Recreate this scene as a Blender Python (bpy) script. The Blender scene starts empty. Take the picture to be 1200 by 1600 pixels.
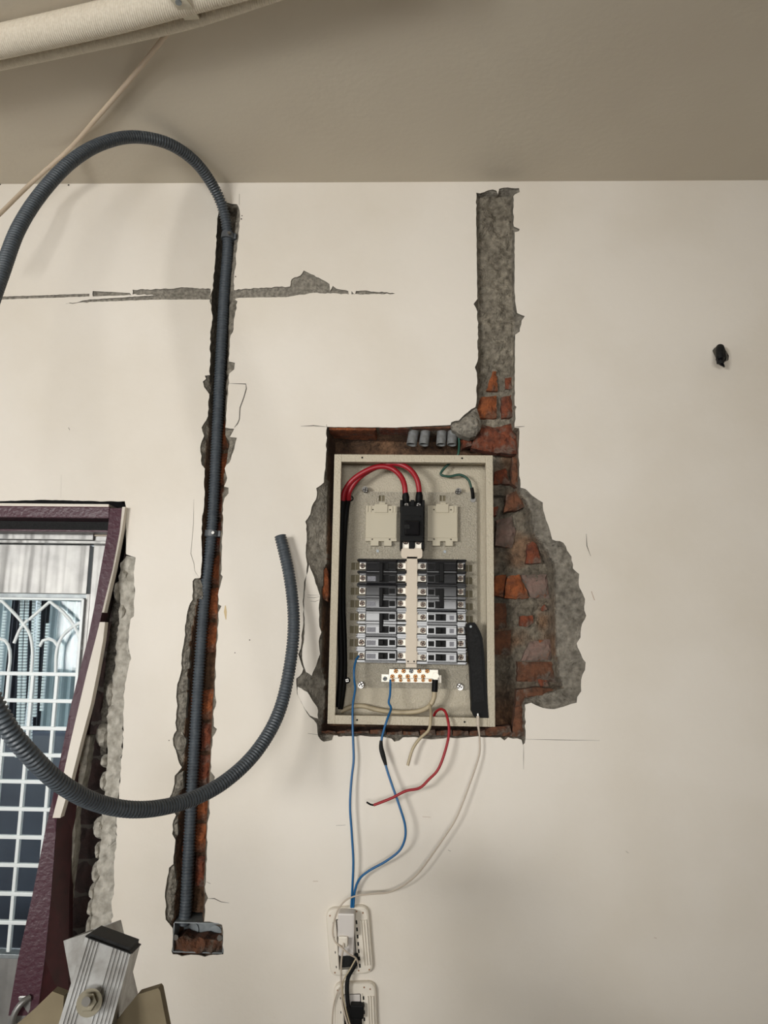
import bpy, bmesh, math, random
import numpy as np
from mathutils import Vector, Matrix, noise
from mathutils.geometry import delaunay_2d_cdt
S = bpy.context.scene
C = S.collection
R = random.Random(7)
rad = math.radians

# ------------------------------------------------------------------ camera
DIST, CZ, F = 1.45, 1.60, 1202.0
PITCH, YAW, ROLL = rad(9.622), rad(1.962), rad(0.875)
FW = Vector((-math.sin(YAW)*math.cos(PITCH), math.cos(YAW)*math.cos(PITCH), math.sin(PITCH)))
R0 = Vector((math.cos(YAW), math.sin(YAW), 0)); U0 = R0.cross(FW)
RT = R0*math.cos(ROLL)+U0*math.sin(ROLL); UP = U0*math.cos(ROLL)-R0*math.sin(ROLL)
CAM = Vector((0, -DIST, CZ))
cd = bpy.data.cameras.new('camera'); cam = bpy.data.objects.new('camera', cd); C.objects.link(cam)
cd.sensor_fit = 'VERTICAL'; cd.sensor_height = 24; cd.lens = 24*F/1600; cd.clip_start = .02
cam.matrix_world = Matrix(((RT.x, UP.x, -FW.x, CAM.x), (RT.y, UP.y, -FW.y, CAM.y), (RT.z, UP.z, -FW.z, CAM.z), (0, 0, 0, 1)))
S.camera = cam

# ------------------------------------------------------------------ world, lights, exposure
S.view_settings.view_transform = 'Standard'; S.view_settings.look = 'None'
S.view_settings.gamma = 1; S.view_settings.use_curve_mapping = False
S.view_settings.exposure = 0.0
W = bpy.data.worlds.new('sky'); S.world = W; W.use_nodes = True
W.node_tree.nodes['Background'].inputs[0].default_value = (.86, .93, 1, 1)
W.node_tree.nodes['Background'].inputs[1].default_value = 1.3
def area(name, loc, target, sx, sy, power, col):
    l = bpy.data.lights.new(name, 'AREA'); l.shape = 'RECTANGLE'; l.size = sx; l.size_y = sy; l.energy = power; l.color = col
    o = bpy.data.objects.new(name, l); C.objects.link(o); o.location = loc
    o.rotation_euler = (Vector(target)-Vector(loc)).to_track_quat('-Z', 'Y').to_euler()
    return o
# daylight through the window opposite the wall and through the one on the left
area('window_daylight', (-2.3, -4.3, 1.58), (-2.3, 0, 1.58), 1.5, 1.0, 246, (1, .985, .955))
area('window_daylight', (0, -4.3, 1.5), (0, 0, 1.5), 1.2, 1.0, 88, (1, .985, .955))
area('side_window_daylight', (-2.5, -1.6, 1.4), (0, -1.0, 1.4), .9, 1.0, 9, (1, .985, .955))

CEIL = CZ+.9363

# ------------------------------------------------------------------ pixel <-> world helpers
def ray(px, py): return (RT*((px-600)/F)+UP*((800-py)/F)+FW)
def P(px, py, Y=0.0):
    d = ray(px, py); return CAM+d*((Y-CAM.y)/d.y)
def PZ(px, py, z):
    d = ray(px, py); return CAM+d*((z-CAM.z)/d.z)

# ------------------------------------------------------------------ materials
def lin(c): return tuple((v/12.92 if v <= .04045 else ((v+.055)/1.055)**2.4) for v in [x/255 for x in c])
MATS = {}
def mat(name, col, rough=.6, metal=0., col2=None, nscale=40, bump=0., bscale=None, detail=6, lo=.35, hi=.65, spec=.5, attr=None, coat=0., col3=None, s3=26, c3=(.5, .62)):
    if name in MATS: return MATS[name]
    m = bpy.data.materials.new(name); m.use_nodes = True; MATS[name] = m
    nt = m.node_tree; N, L = nt.nodes, nt.links; b = N['Principled BSDF']
    b.inputs['Base Color'].default_value = (*lin(col), 1); b.inputs['Roughness'].default_value = rough
    b.inputs['Metallic'].default_value = metal; b.inputs['Specular IOR Level'].default_value = spec
    b.inputs['Coat Weight'].default_value = coat
    tc = N.new('ShaderNodeTexCoord')
    out = None
    if col2 is not None:
        n = N.new('ShaderNodeTexNoise'); n.inputs['Scale'].default_value = nscale; n.inputs['Detail'].default_value = detail
        L.new(tc.outputs['Object'], n.inputs['Vector'])
        r = N.new('ShaderNodeMapRange'); r.inputs[1].default_value = lo; r.inputs[2].default_value = hi; L.new(n.outputs['Fac'], r.inputs[0])
        mx = N.new('ShaderNodeMix'); mx.data_type = 'RGBA'; mx.inputs[6].default_value = (*lin(col), 1); mx.inputs[7].default_value = (*lin(col2), 1)
        L.new(r.outputs[0], mx.inputs[0]); out = mx.outputs[2]
    if col3 is not None:
        n3 = N.new('ShaderNodeTexNoise'); n3.inputs['Scale'].default_value = s3; n3.inputs['Detail'].default_value = 8; n3.inputs['Roughness'].default_value = .7
        L.new(tc.outputs['Object'], n3.inputs['Vector'])
        r3 = N.new('ShaderNodeMapRange'); r3.inputs[1].default_value = c3[0]; r3.inputs[2].default_value = c3[1]; L.new(n3.outputs['Fac'], r3.inputs[0])
        m3 = N.new('ShaderNodeMix'); m3.data_type = 'RGBA'; m3.inputs[7].default_value = (*lin(col3), 1)
        L.new(out, m3.inputs[6]); L.new(r3.outputs[0], m3.inputs[0]); out = m3.outputs[2]
    if attr:
        a = N.new('ShaderNodeAttribute'); a.attribute_name = attr
        if out is None: out = a.outputs['Color']
        else:
            q = N.new('ShaderNodeMix'); q.data_type = 'RGBA'; q.blend_type = 'MULTIPLY'; q.inputs[0].default_value = 1
            L.new(out, q.inputs[6]); L.new(a.outputs['Color'], q.inputs[7]); out = q.outputs[2]
    if out is not None: L.new(out, b.inputs['Base Color'])
    if bump:
        n2 = N.new('ShaderNodeTexNoise'); n2.inputs['Scale'].default_value = bscale or nscale; n2.inputs['Detail'].default_value = 5
        L.new(tc.outputs['Object'], n2.inputs['Vector'])
        bp = N.new('ShaderNodeBump'); bp.inputs['Strength'].default_value = 1; bp.inputs['Distance'].default_value = bump
        L.new(n2.outputs['Fac'], bp.inputs['Height']); L.new(bp.outputs[0], b.inputs['Normal'])
    return m
M_paint = mat('cream_paint', (224, 217, 206), .62, col2=(211, 202, 187), nscale=3.2, bump=.0006, bscale=60, lo=.42, hi=.8)
M_ceil = mat('ceiling_paint', (206, 197, 180), .8, col2=(201, 191, 174), nscale=3, bump=.0004, bscale=90)
M_plain = mat('room_paint', (216, 207, 192), .8, col2=(211, 201, 185), nscale=3)
M_floor = mat('floor_tile', (118, 108, 96), .5, col2=(106, 97, 85), nscale=5)
M_mortar = mat('mortar', (160, 155, 145), .95, col2=(104, 99, 91), nscale=95, bump=.005, bscale=220, detail=10, lo=.3, hi=.68, attr='Col', col3=(58, 54, 49), s3=170, c3=(.60, .70))
M_plaster = mat('grey_plaster', (150, 144, 132), .95, col2=(108, 103, 94), nscale=160, bump=.003, bscale=300)
M_foam = mat('pale_mortar', (190, 185, 174), .95, col2=(150, 145, 134), nscale=70, bump=.002, bscale=160)
M_brick = mat('red_brick', (128, 68, 44), .95, col2=(84, 46, 33), nscale=70, bump=.004, bscale=200, detail=9, col3=(112, 92, 80), s3=48, c3=(.5, .62))
M_brick2 = mat('orange_brick', (150, 84, 46), .95, col2=(100, 56, 34), nscale=60, bump=.004, bscale=200, detail=9, col3=(118, 92, 74), s3=44, c3=(.54, .66))
M_brick3 = mat('dusty_brick', (128, 104, 94), .95, col2=(100, 90, 82), nscale=45, bump=.003, bscale=160, detail=9, col3=(128, 78, 54), s3=40, c3=(.58, .66))
M_brick4 = mat('brown_brick', (110, 70, 48), .95, col2=(74, 52, 39), nscale=50, bump=.004, bscale=180, detail=9, col3=(104, 94, 84), s3=40, c3=(.52, .64))
M_shadebrick = mat('shaded_red_brick', (40, 23, 20), .95, col2=(24, 16, 14), nscale=30, bump=.003, bscale=120)  # red brick taken near black: the shade of the jamb gap is in the colour
M_panel = mat('beige_enamel', (192, 182, 161), .4, col2=(184, 174, 153), nscale=400, bump=.002, bscale=330)
M_plate = mat('beige_crackle_enamel', (188, 180, 163), .3, col2=(172, 164, 147), nscale=380, bump=.005, bscale=360)
M_slot = mat('khaki_slot', (112, 103, 78), .7)
M_mount = mat('beige_plastic', (186, 177, 155), .5)
M_bus = mat('cream_plastic', (204, 191, 172), .5)
M_black = mat('glossy_black_plastic', (15, 15, 18), .12, spec=.33)
M_blackm = mat('satin_black_plastic', (14, 14, 14), .55, spec=.14)
M_rubber = mat('black_rubber', (20, 20, 20), .7, col2=(32, 32, 32), nscale=300, spec=.2)
M_tag = mat('grey_print', (120, 120, 126), .45, col2=(82, 82, 90), nscale=900, detail=2)
M_nickel = mat('nickel_plate', (214, 208, 196), .5, .7)
M_screw = mat('steel_screw', (150, 148, 144), .3, 1.0)
M_brass = mat('brass_screw', (150, 104, 62), .36, 1.0)
M_tscrew = mat('terminal_screw_metal', (92, 80, 72), .35, 1.0)
M_recess = mat('screw_recess', (44, 40, 38), .6, .6)  # dark base colour stands in for shade inside the cross slots
M_conduit = mat('grey_conduit_plastic', (74, 81, 87), .42, col2=(64, 70, 76), nscale=90)
M_clip = mat('clip_plastic', (80, 84, 88), .4)
M_pvc = mat('grey_pvc', (128, 130, 130), .5, col2=(105, 105, 103), nscale=120)
M_dark = mat('dark_void', (14, 12, 11), .9)
M_red = mat('red_insulation', (152, 22, 34), .42)
M_redthin = mat('dark_red_insulation', (150, 24, 34), .45)
M_blue = mat('blue_insulation', (22, 92, 142), .4)
M_green = mat('green_insulation', (24, 72, 58), .45)
M_beige = mat('beige_insulation', (176, 162, 134), .5)
M_white = mat('white_cable_plastic', (186, 173, 157), .5)
M_whitep = mat('white_plastic', (222, 214, 200), .45)
M_charger = mat('charger_plastic', (206, 200, 194), .38)
M_maroon = mat('maroon_enamel', (70, 36, 48), .34, bump=.0008, bscale=130, spec=.35)
M_maroond = mat('maroon_primer', (74, 30, 36), .5, col2=(58, 26, 30), nscale=30)
M_steel = mat('brushed_stainless', (150, 149, 146), .46, .75, col2=(136, 135, 133), nscale=30)
M_gal = mat('galvanised_steel', (148, 154, 156), .45, .45, col2=(124, 130, 132), nscale=60)
M_bar = mat('white_bar_enamel', (232, 238, 238), .4)
M_alu = mat('scuffed_aluminium', (172, 172, 170), .42, .75, col2=(140, 138, 134), nscale=60)
M_tan = mat('dusty_board', (124, 112, 88), .8, col2=(100, 89, 67), nscale=14)
M_bolt = mat('dull_zinc', (126, 120, 104), .45, .8)
M_wrap = mat('white_pipe_wrap', (224, 214, 196), .75, col2=(212, 201, 182), nscale=260)
M_strap = mat('strap_plastic', (206, 198, 178), .5)
M_acable = mat('pale_cable', (196, 178, 156), .6)
M_line = mat('dark_scratch', (70, 64, 56), .9)
M_tanmark = mat('tan_mark', (202, 180, 140), .8)
M_brown = mat('brown_smear', (150, 112, 84), .9)

def brushed(m):
    nt = m.node_tree; N, L = nt.nodes, nt.links; b = N['Principled BSDF']
    tc = N.new('ShaderNodeTexCoord'); mp = N.new('ShaderNodeMapping'); mp.inputs['Scale'].default_value = (26, 1, 1.5)
    n = N.new('ShaderNodeTexNoise'); n.inputs['Scale'].default_value = 1; L.new(tc.outputs['Object'], mp.inputs[0]); L.new(mp.outputs[0], n.inputs['Vector'])
    bp = N.new('ShaderNodeBump'); bp.inputs['Distance'].default_value = .006; bp.inputs['Strength'].default_value = 1
    L.new(n.outputs['Fac'], bp.inputs['Height']); L.new(bp.outputs[0], b.inputs['Normal'])
brushed(M_steel)
def weave(m):
    nt = m.node_tree; N, L = nt.nodes, nt.links; b = N['Principled BSDF']
    tc = N.new('ShaderNodeTexCoord'); w = N.new('ShaderNodeTexWave'); w.inputs['Scale'].default_value = 90; w.bands_direction = 'X'
    L.new(tc.outputs['Object'], w.inputs['Vector'])
    bp = N.new('ShaderNodeBump'); bp.inputs['Distance'].default_value = .001; bp.inputs['Strength'].default_value = .6
    L.new(w.outputs['Fac'], bp.inputs['Height']); L.new(bp.outputs[0], b.inputs['Normal'])
weave(M_wrap)
def glass(name, tint, gl):
    m = bpy.data.materials.new(name); m.use_nodes = True; nt = m.node_tree; N, L = nt.nodes, nt.links
    N.remove(N['Principled BSDF']); o = N['Material Output']
    t = N.new('ShaderNodeBsdfTransparent'); t.inputs[0].default_value = (*tint, 1)
    g = N.new('ShaderNodeBsdfGlossy'); g.inputs['Roughness'].default_value = .04
    fr = N.new('ShaderNodeFresnel'); fr.inputs[0].default_value = gl
    mx = N.new('ShaderNodeMixShader'); L.new(fr.outputs[0], mx.inputs[0]); L.new(t.outputs[0], mx.inputs[1]); L.new(g.outputs[0], mx.inputs[2])
    L.new(mx.outputs[0], o.inputs[0]); return m
M_glass = glass('window_glass', (.92, .96, .97), 1.22)

# ------------------------------------------------------------------ object helpers
WLOC = {}
def reg(o, w): WLOC[o.name] = Vector(w)
def tagit(o, label=None, cat=None, group=None, kind=None):
    if label: o['label'] = label
    if cat: o['category'] = cat
    if group: o['group'] = group
    if kind: o['kind'] = kind
    return o
def thing(name, label, cat, loc, group=None, kind=None):
    o = bpy.data.objects.new(name, None); C.objects.link(o); o.location = loc; o.empty_display_size = .02; reg(o, loc)
    return tagit(o, label, cat, group, kind)
def link(name, me, parent=None, loc=None, rot=None):
    """loc is a world position"""
    o = bpy.data.objects.new(name, me); C.objects.link(o)
    w = Vector(loc) if loc is not None else Vector((0, 0, 0))
    if parent is not None:
        o.parent = parent; o.location = w-WLOC[parent.name]
    else: o.location = w
    if rot is not None: o.rotation_euler = rot
    reg(o, w)
    return o
class MB:
    def __init__(s): s.v = []; s.f = []; s.m = []; s.sm = []
    def add(s, v, f, mi=0, smooth=False):
        o = len(s.v); s.v += [tuple(x) for x in v]
        for q in f: s.f.append(tuple(i+o for i in q)); s.m.append(mi); s.sm.append(smooth)
        return s
    def box(s, a, b, mi=0, bev=0.):
        x0, x1 = sorted((a[0], b[0])); y0, y1 = sorted((a[1], b[1])); z0, z1 = sorted((a[2], b[2]))
        if bev <= 0:
            v = [(x, y, z) for x in (x0, x1) for y in (y0, y1) for z in (z0, z1)]
            return s.add(v, [(0, 1, 3, 2), (4, 6, 7, 5), (0, 4, 5, 1), (2, 3, 7, 6), (0, 2, 6, 4), (1, 5, 7, 3)], mi)
        bm = bmesh.new(); bmesh.ops.create_cube(bm, size=1)
        bev = min(bev, .45*min(x1-x0, y1-y0, z1-z0))
        for q in bm.verts: q.co = Vector(((x0+x1)/2+q.co.x*(x1-x0), (y0+y1)/2+q.co.y*(y1-y0), (z0+z1)/2+q.co.z*(z1-z0)))
        bmesh.ops.bevel(bm, geom=bm.edges[:], offset=bev, segments=2, profile=.6, affect='EDGES')
        bm.verts.index_update()
        s.add([q.co for q in bm.verts], [[q.index for q in f.verts] for f in bm.faces], mi); bm.free(); return s
    def bpx(s, x0, y0, x1, y1, Yf, Yb, mi=0, bev=0.):
        """axis-aligned box whose front (at depth Yf) covers that pixel rectangle"""
        c = [P(x0, y0, Yf), P(x1, y0, Yf), P(x0, y1, Yf), P(x1, y1, Yf)]
        return s.box(((c[0].x+c[2].x)/2, Yf, (c[2].z+c[3].z)/2), ((c[1].x+c[3].x)/2, Yb, (c[0].z+c[1].z)/2), mi, bev)
    def hexa(s, f4, b4, mi=0):
        """front quad + back quad, each TL TR BR BL"""
        return s.add(list(f4)+list(b4), [(0, 1, 2, 3), (7, 6, 5, 4), (0, 4, 5, 1), (1, 5, 6, 2), (2, 6, 7, 3), (3, 7, 4, 0)], mi)
    def cyl(s, c, axis, r, h, n=16, r2=None, mi=0, cap=True):
        axis = Vector(axis).normalized(); q = axis.to_track_quat('Z', 'Y'); r2 = r if r2 is None else r2; c = Vector(c)
        v = []
        for k in range(n):
            a = 2*math.pi*k/n; v.append(c+q @ Vector((math.cos(a)*r, math.sin(a)*r, 0)))
        for k in range(n):
            a = 2*math.pi*k/n; v.append(c+q @ Vector((math.cos(a)*r2, math.sin(a)*r2, h)))
        s.add(v, [(k, (k+1) % n, n+(k+1) % n, n+k) for k in range(n)], mi, True)
        if cap: s.add(v, [tuple(range(n))[::-1], tuple(range(n, 2*n))], mi)
        return s
    def tube(s, pts, r, n=10, mi=0, rf=None, cap=True, sub=None):
        pts = resample(pts, sub or max(r*1.2, .0025)); m = len(pts)
        T = [(pts[min(i+1, m-1)]-pts[max(i-1, 0)]).normalized() for i in range(m)]
        up = Vector((0, 1, 0)) if abs(T[0].y) < .9 else Vector((1, 0, 0)); nv = (up-T[0]*up.dot(T[0])).normalized(); V = []
        L = 0
        for i in range(m):
            if i: L += (pts[i]-pts[i-1]).length
            nv = (nv-T[i]*nv.dot(T[i])).normalized(); bn = T[i].cross(nv); rr = rf(L, i/(m-1)) if rf else r
            for k in range(n):
                a = 2*math.pi*k/n; V.append(pts[i]+nv*(math.cos(a)*rr)+bn*(math.sin(a)*rr))
        Fc = [(i*n+k, i*n+(k+1) % n, (i+1)*n+(k+1) % n, (i+1)*n+k) for i in range(m-1) for k in range(n)]
        s.add(V, Fc, mi, True)
        if cap: s.add(V[:n], [tuple(range(n))[::-1]], mi); s.add(V[-n:], [tuple(range(n))], mi)
        return s
    def mesh(s, name, mats):
        me = bpy.data.meshes.new(name); me.from_pydata(s.v, [], s.f); me.validate()
        if not isinstance(mats, (list, tuple)): mats = [mats]
        for m in mats: me.materials.append(m)
        if len(me.polygons) == len(s.f):
            me.polygons.foreach_set('material_index', s.m); me.polygons.foreach_set('use_smooth', s.sm)
        me.update()
        bm = bmesh.new(); bm.from_mesh(me); bmesh.ops.recalc_face_normals(bm, faces=bm.faces); bm.to_mesh(me); bm.free()
        return me
    def build(s, name, mats, parent=None, centre=True):
        w = Vector((0, 0, 0))
        if centre and s.v:
            a = np.array(s.v); w = Vector(((a[:, 0].min()+a[:, 0].max())/2, (a[:, 1].min()+a[:, 1].max())/2, a[:, 2].min()))
            s.v = [tuple(Vector(v)-w) for v in s.v]
        return link(name, s.mesh(name, mats), parent, w)
def resample(pts, step):
    pts = [Vector(p) for p in pts]
    if len(pts) == 2: dense = [pts[0].lerp(pts[1], k/40) for k in range(41)]
    else:
        q = [pts[0]*2-pts[1]]+pts+[pts[-1]*2-pts[-2]]; dense = []
        for i in range(1, len(q)-2):
            p0, p1, p2, p3 = q[i-1:i+3]
            t1 = (p1-p0).length**.5+1e-9; t2 = t1+(p2-p1).length**.5+1e-9; t3 = t2+(p3-p2).length**.5+1e-9
            for k in range(24):
                t = t1+(t2-t1)*k/24
                A1 = p0*((t1-t)/t1)+p1*(t/t1); A2 = p1*((t2-t)/(t2-t1))+p2*((t-t1)/(t2-t1)); A3 = p2*((t3-t)/(t3-t2))+p3*((t-t2)/(t3-t2))
                B1 = A1*((t2-t)/t2)+A2*(t/t2); B2 = A2*((t3-t)/(t3-t1))+A3*((t-t1)/(t3-t1))
                dense.append(B1*((t2-t)/(t2-t1))+B2*((t-t1)/(t2-t1)))
        dense.append(pts[-1])
    L = [0.]
    for a, b in zip(dense, dense[1:]): L.append(L[-1]+(b-a).length)
    n = max(2, int(round(L[-1]/step))+1); out = []; j = 0
    for i in range(n):
        d = L[-1]*i/(n-1)
        while j < len(L)-2 and L[j+1] < d: j += 1
        u = (d-L[j])/max(1e-9, L[j+1]-L[j]); out.append(dense[j].lerp(dense[j+1], min(1, max(0, u))))
    return out
def wire(pl, r, **k):
    """[(px,py,Y)...] -> MB tube"""
    return MB().tube([P(*p) for p in pl], r, **k)
# ---- 2-D polygons in the wall plane (x,z)
def poly2(px, Y=0.): return [(lambda p: (p.x, p.z))(P(a, b, Y)) for a, b in px]
def jag(poly, amp, seg=.007, rnd=R, closed=True):
    out = []; n = len(poly)
    for i in range(n if closed else n-1):
        a = Vector(poly[i]); b = Vector(poly[(i+1) % n]); d = b-a; L = d.length
        out.append(tuple(a))
        if L < seg*1.3: continue
        k = int(L/seg); nn = Vector((-d.y, d.x))/L; am = amp*(.3 if L > .07 else 1)
        for j in range(1, k):
            t = j/k; q = a+d*t+nn*(rnd.uniform(-1, 1)*am); out.append(tuple(q))
    return out
def inside(pts, poly):
    x, z = pts[:, 0], pts[:, 1]; r = np.zeros(len(pts), bool); p = np.array(poly); q = np.roll(p, -1, 0)
    for (x1, z1), (x2, z2) in zip(p, q):
        if z1 == z2: continue
        c = ((z1 > z) != (z2 > z)) & (x < (x2-x1)*(z-z1)/(z2-z1)+x1); r ^= c
    return r
def sdist(pts, poly):
    p = np.array(poly); q = np.roll(p, -1, 0); best = np.full(len(pts), 1e9)
    for a, b in zip(p, q):
        d = b-a; t = np.clip(((pts-a) @ d)/max(d @ d, 1e-12), 0, 1); e = pts-a-t[:, None]*d
        best = np.minimum(best, (e*e).sum(1))
    s = np.sqrt(best); return np.where(inside(pts, poly), s, -s)
def sheet(outer, holes, y0, y1, mb=None, mi=0, mside=1, extra=()):
    """flat slab with any number of (possibly overlapping) holes, front at y0, rim back to y1"""
    mb = mb or MB(); V = []; E = []
    for pl in [outer]+list(holes):
        o = len(V); V += [Vector(p) for p in pl]; E += [(o+i, o+(i+1) % len(pl)) for i in range(len(pl))]
    V += [Vector(p) for p in extra]
    vo, eo, fo = delaunay_2d_cdt(V, E, [], 0, 1e-7)[:3]
    cen = np.array([[sum(vo[i].x for i in f)/len(f), sum(vo[i].y for i in f)/len(f)] for f in fo])
    keep = inside(cen, outer)
    for h in holes: keep &= ~inside(cen, h)
    tri = [f for f, k in zip(fo, keep) if k]
    mb.add([(v.x, y0, v.y) for v in vo], tri, mi)
    cnt = {}
    for f in tri:
        for i in range(len(f)):
            a, b = f[i], f[(i+1) % len(f)]; cnt.setdefault((min(a, b), max(a, b)), []).append((a, b))
    for k, e in cnt.items():
        if len(e) == 1:
            a, b = e[0]; va, vb = vo[a], vo[b]
            mb.add([(va.x, y0, va.y), (vb.x, y0, vb.y), (vb.x, y1, vb.y), (va.x, y1, va.y)], [(0, 1, 2, 3)], mside)
    return mb
def lump(px, Y, thick, rough=.004, amp=.0012, step=.006, seed=None, edge=.5, dome=0.):
    """a broken chunk: outline in pixels at depth Y, rough front, sides running back by thick"""
    rnd = random.Random(seed if seed is not None else R.random()); off = Vector((rnd.uniform(0, 9), rnd.uniform(0, 9), rnd.uniform(0, 9)))
    pl = jag(poly2(px, Y), amp, step, rnd); a = np.array(pl); x0, z0 = a.min(0); x1, z1 = a.max(0)
    g = [(x, z) for x in np.arange(x0+step/2, x1, step) for z in np.arange(z0+step/2, z1, step)]
    g = [(x+rnd.uniform(-.3, .3)*step, z+rnd.uniform(-.3, .3)*step) for x, z in g]
    if g:
        sd = sdist(np.array(g), pl); g = [q for q, d in zip(g, sd) if d > step*.45]
    V = [Vector(p) for p in pl]+[Vector(p) for p in g]; n = len(pl)
    vo, eo, fo = delaunay_2d_cdt(V, [(i, (i+1) % n) for i in range(n)], [], 0, 1e-7)[:3]
    cen = np.array([[sum(vo[i].x for i in f)/3, sum(vo[i].y for i in f)/3] for f in fo]); keep = inside(cen, pl)
    sd = sdist(np.array([(v.x, v.y) for v in vo]), pl); mx = max(sd.max(), 1e-4)
    mb = MB(); W3 = []
    for v, d in zip(vo, sd):
        h = noise.fractal(Vector((v.x, 0, v.y))*70+off, 1, 2, 4)*rough
        e = max(0, 1-abs(d)/(step*1.2))*thick*edge*.35
        W3.append((v.x, Y+h+e-dome*(1-(1-min(1, max(0, d)/mx))**2), v.y))
    tri = [f for f, k in zip(fo, keep) if k]; mb.add(W3, tri)
    cnt = {}
    for f in tri:
        for i in range(3):
            p, q = f[i], f[(i+1) % 3]; cnt.setdefault((min(p, q), max(p, q)), []).append((p, q))
    for e in cnt.values():
        if len(e) == 1:
            p, q = e[0]; A, B = W3[p], W3[q]
            mb.add([A, B, (B[0], Y+thick, B[2]), (A[0], Y+thick, A[2])], [(0, 1, 2, 3)])
    return mb
def strip(px, w, y=-.0004):
    """a thin scratch on the wall face, w in metres"""
    pts = [P(a, b, y) for a, b in px]; mb = MB(); n = len(pts); V = []
    for i, p in enumerate(pts):
        t = (pts[min(i+1, n-1)]-pts[max(i-1, 0)]).normalized(); nn = Vector((-t.z, 0, t.x)); ww = w*(.25 if i in (0, n-1) else R.uniform(.6, 1.2))/2
        V += [p+nn*ww, p-nn*ww]
    mb.add(V, [(2*i, 2*i+1, 2*i+3, 2*i+2) for i in range(n-1)])
    mb.add([(v.x, y+.0008, v.z) for v in V], [(2*i, 2*i+2, 2*i+3, 2*i+1) for i in range(n-1)]); return mb

# ================================================================== SETTING
XL, XR, YF = -2.4, 2.2, -3.0
def slab(name, a, b, m):
    return tagit(MB().box(a, b).build(name, m), kind='structure')
slab('floor', (XL, YF, -.1), (XR, .2, 0), M_floor)
slab('ceiling', (XL, YF, CEIL), (XR, .2, CEIL+.12), M_ceil)
slab('wall_right', (XR, YF, 0), (XR+.12, .2, CEIL), M_plain)
def wall_opening(name, axis, fixed, a0, a1, o0, o1, z0, z1, t):
    mb = MB()
    def bx(u0, u1, w0, w1):
        if axis == 'x': mb.box((u0, fixed, w0), (u1, fixed-t, w1))
        else: mb.box((fixed, u0, w0), (fixed-t, u1, w1))
    bx(a0, o0, 0, CEIL); bx(o1, a1, 0, CEIL); bx(o0, o1, 0, z0); bx(o0, o1, z1, CEIL)
    return tagit(mb.build(name, M_plain), kind='structure')
mb = MB(); OPN = ((-2.2, -1.2, 1.38, 1.92), (-.45, .45, 1.33, 1.85))
for u0, u1 in ((XL, -2.2), (-1.2, -.45), (.45, XR)): mb.box((u0, YF, 0), (u1, YF-.12, CEIL))
for u0, u1, WZ0, WZ1 in OPN: mb.box((u0, YF, 0), (u1, YF-.12, WZ0)); mb.box((u0, YF, WZ1), (u1, YF-.12, CEIL))
tagit(mb.build('wall_front', M_plain), kind='structure')
wall_opening('wall_left', 'y', XL, YF, .2, -2.7, -1.7, .7, 1.85, .12)
for k, (u0, u1, WZ0, WZ1) in enumerate(OPN):
    wf = MB()
    for x in (u0, u1-.04): wf.box((x, YF-.03, WZ0), (x+.04, YF-.08, WZ1))
    wf.box((u0, YF-.03, WZ0), (u1, YF-.08, WZ0+.03)); wf.box((u0, YF-.03, WZ1-.03), (u1, YF-.08, WZ1))
    tagit(wf.build('window_%d' % (k+1), M_bar), kind='structure')

# ---- outlines (pixels on the wall face)
GROOVE = [(345, 308), (352, 316), (356, 317), (370, 319), (373, 324), (375, 335), (375, 344), (373, 369), (370, 391), (368, 418), (365, 441), (366, 467), (371, 471), (367, 493), (365, 514), (359, 529), (358, 565), (367, 567), (366, 577), (358, 584), (357, 590), (358, 598), (355, 627), (352, 668), (366, 670), (359, 683), (370, 684), (367, 695), (361, 717), (351, 732), (355, 747), (350, 760), (357, 762), (357, 771), (351, 778), (349, 785), (348, 819), (347, 841), (346, 879), (345, 897), (348, 901), (342, 922), (341, 944), (346, 947), (341, 957), (340, 999), (338, 1016), (337, 1050), (336, 1086), (338, 1097), (334, 1110), (334, 1135), (339, 1139), (332, 1152), (330, 1178), (329, 1205), (336, 1214), (329, 1227), (327, 1254), (328, 1271), (324, 1286), (324, 1316), (322, 1350), (321, 1393), (325, 1403), (320, 1414), (319, 1440), (335, 1442), (347, 1445), (349, 1456), (349, 1491), (339, 1492), (320, 1495), (305, 1492), (284, 1494), (270, 1491), (268, 1486), (270, 1456), (270, 1451), (259, 1437), (258, 1424), (259, 1410), (258, 1393), (260, 1380), (264, 1356), (271, 1350), (271, 1339), (274, 1312), (269, 1303), (271, 1282), (275, 1274), (265, 1246), (271, 1231), (273, 1212), (284, 1199), (278, 1186), (271, 1165), (270, 1154), (276, 1141), (274, 1129), (276, 1110), (277, 1069), (283, 1050), (285, 1016), (288, 999), (291, 971), (295, 948), (301, 937), (301, 918), (301, 908), (304, 904), (313, 903), (314, 897), (315, 852), (316, 819), (319, 780), (320, 732), (315, 726), (313, 699), (319, 681), (315, 668), (325, 650), (327, 616), (319, 605), (317, 596), (322, 592), (320, 587), (328, 586), (328, 563), (329, 524), (332, 493), (330, 484), (328, 465), (333, 450), (335, 418), (337, 390), (339, 354), (341, 335)]
GDEEP = [(343, 320), (355, 325), (371, 328), (368, 350), (364, 400), (360, 450), (358, 500), (356, 570), (354, 620), (352, 675), (358, 690), (360, 700), (350, 740), (348, 780), (345, 840), (342, 920), (338, 1000), (335, 1060), (330, 1150), (326, 1230), (322, 1320), (319, 1390), (318, 1440), (346, 1447), (347, 1489), (272, 1489), (272, 1440), (277, 1400), (277, 1340), (280, 1290), (284, 1250), (287, 1215), (291, 1180), (291, 1110), (294, 1080), (296, 1045), (299, 1005), (304, 975), (308, 950), (312, 935), (316, 900), (318, 850), (322, 780), (322, 720), (325, 690), (327, 672), (329, 650), (330, 612), (330, 590), (331, 530), (334, 500), (332, 470), (335, 450), (337, 420), (339, 390), (341, 360)]
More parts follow.
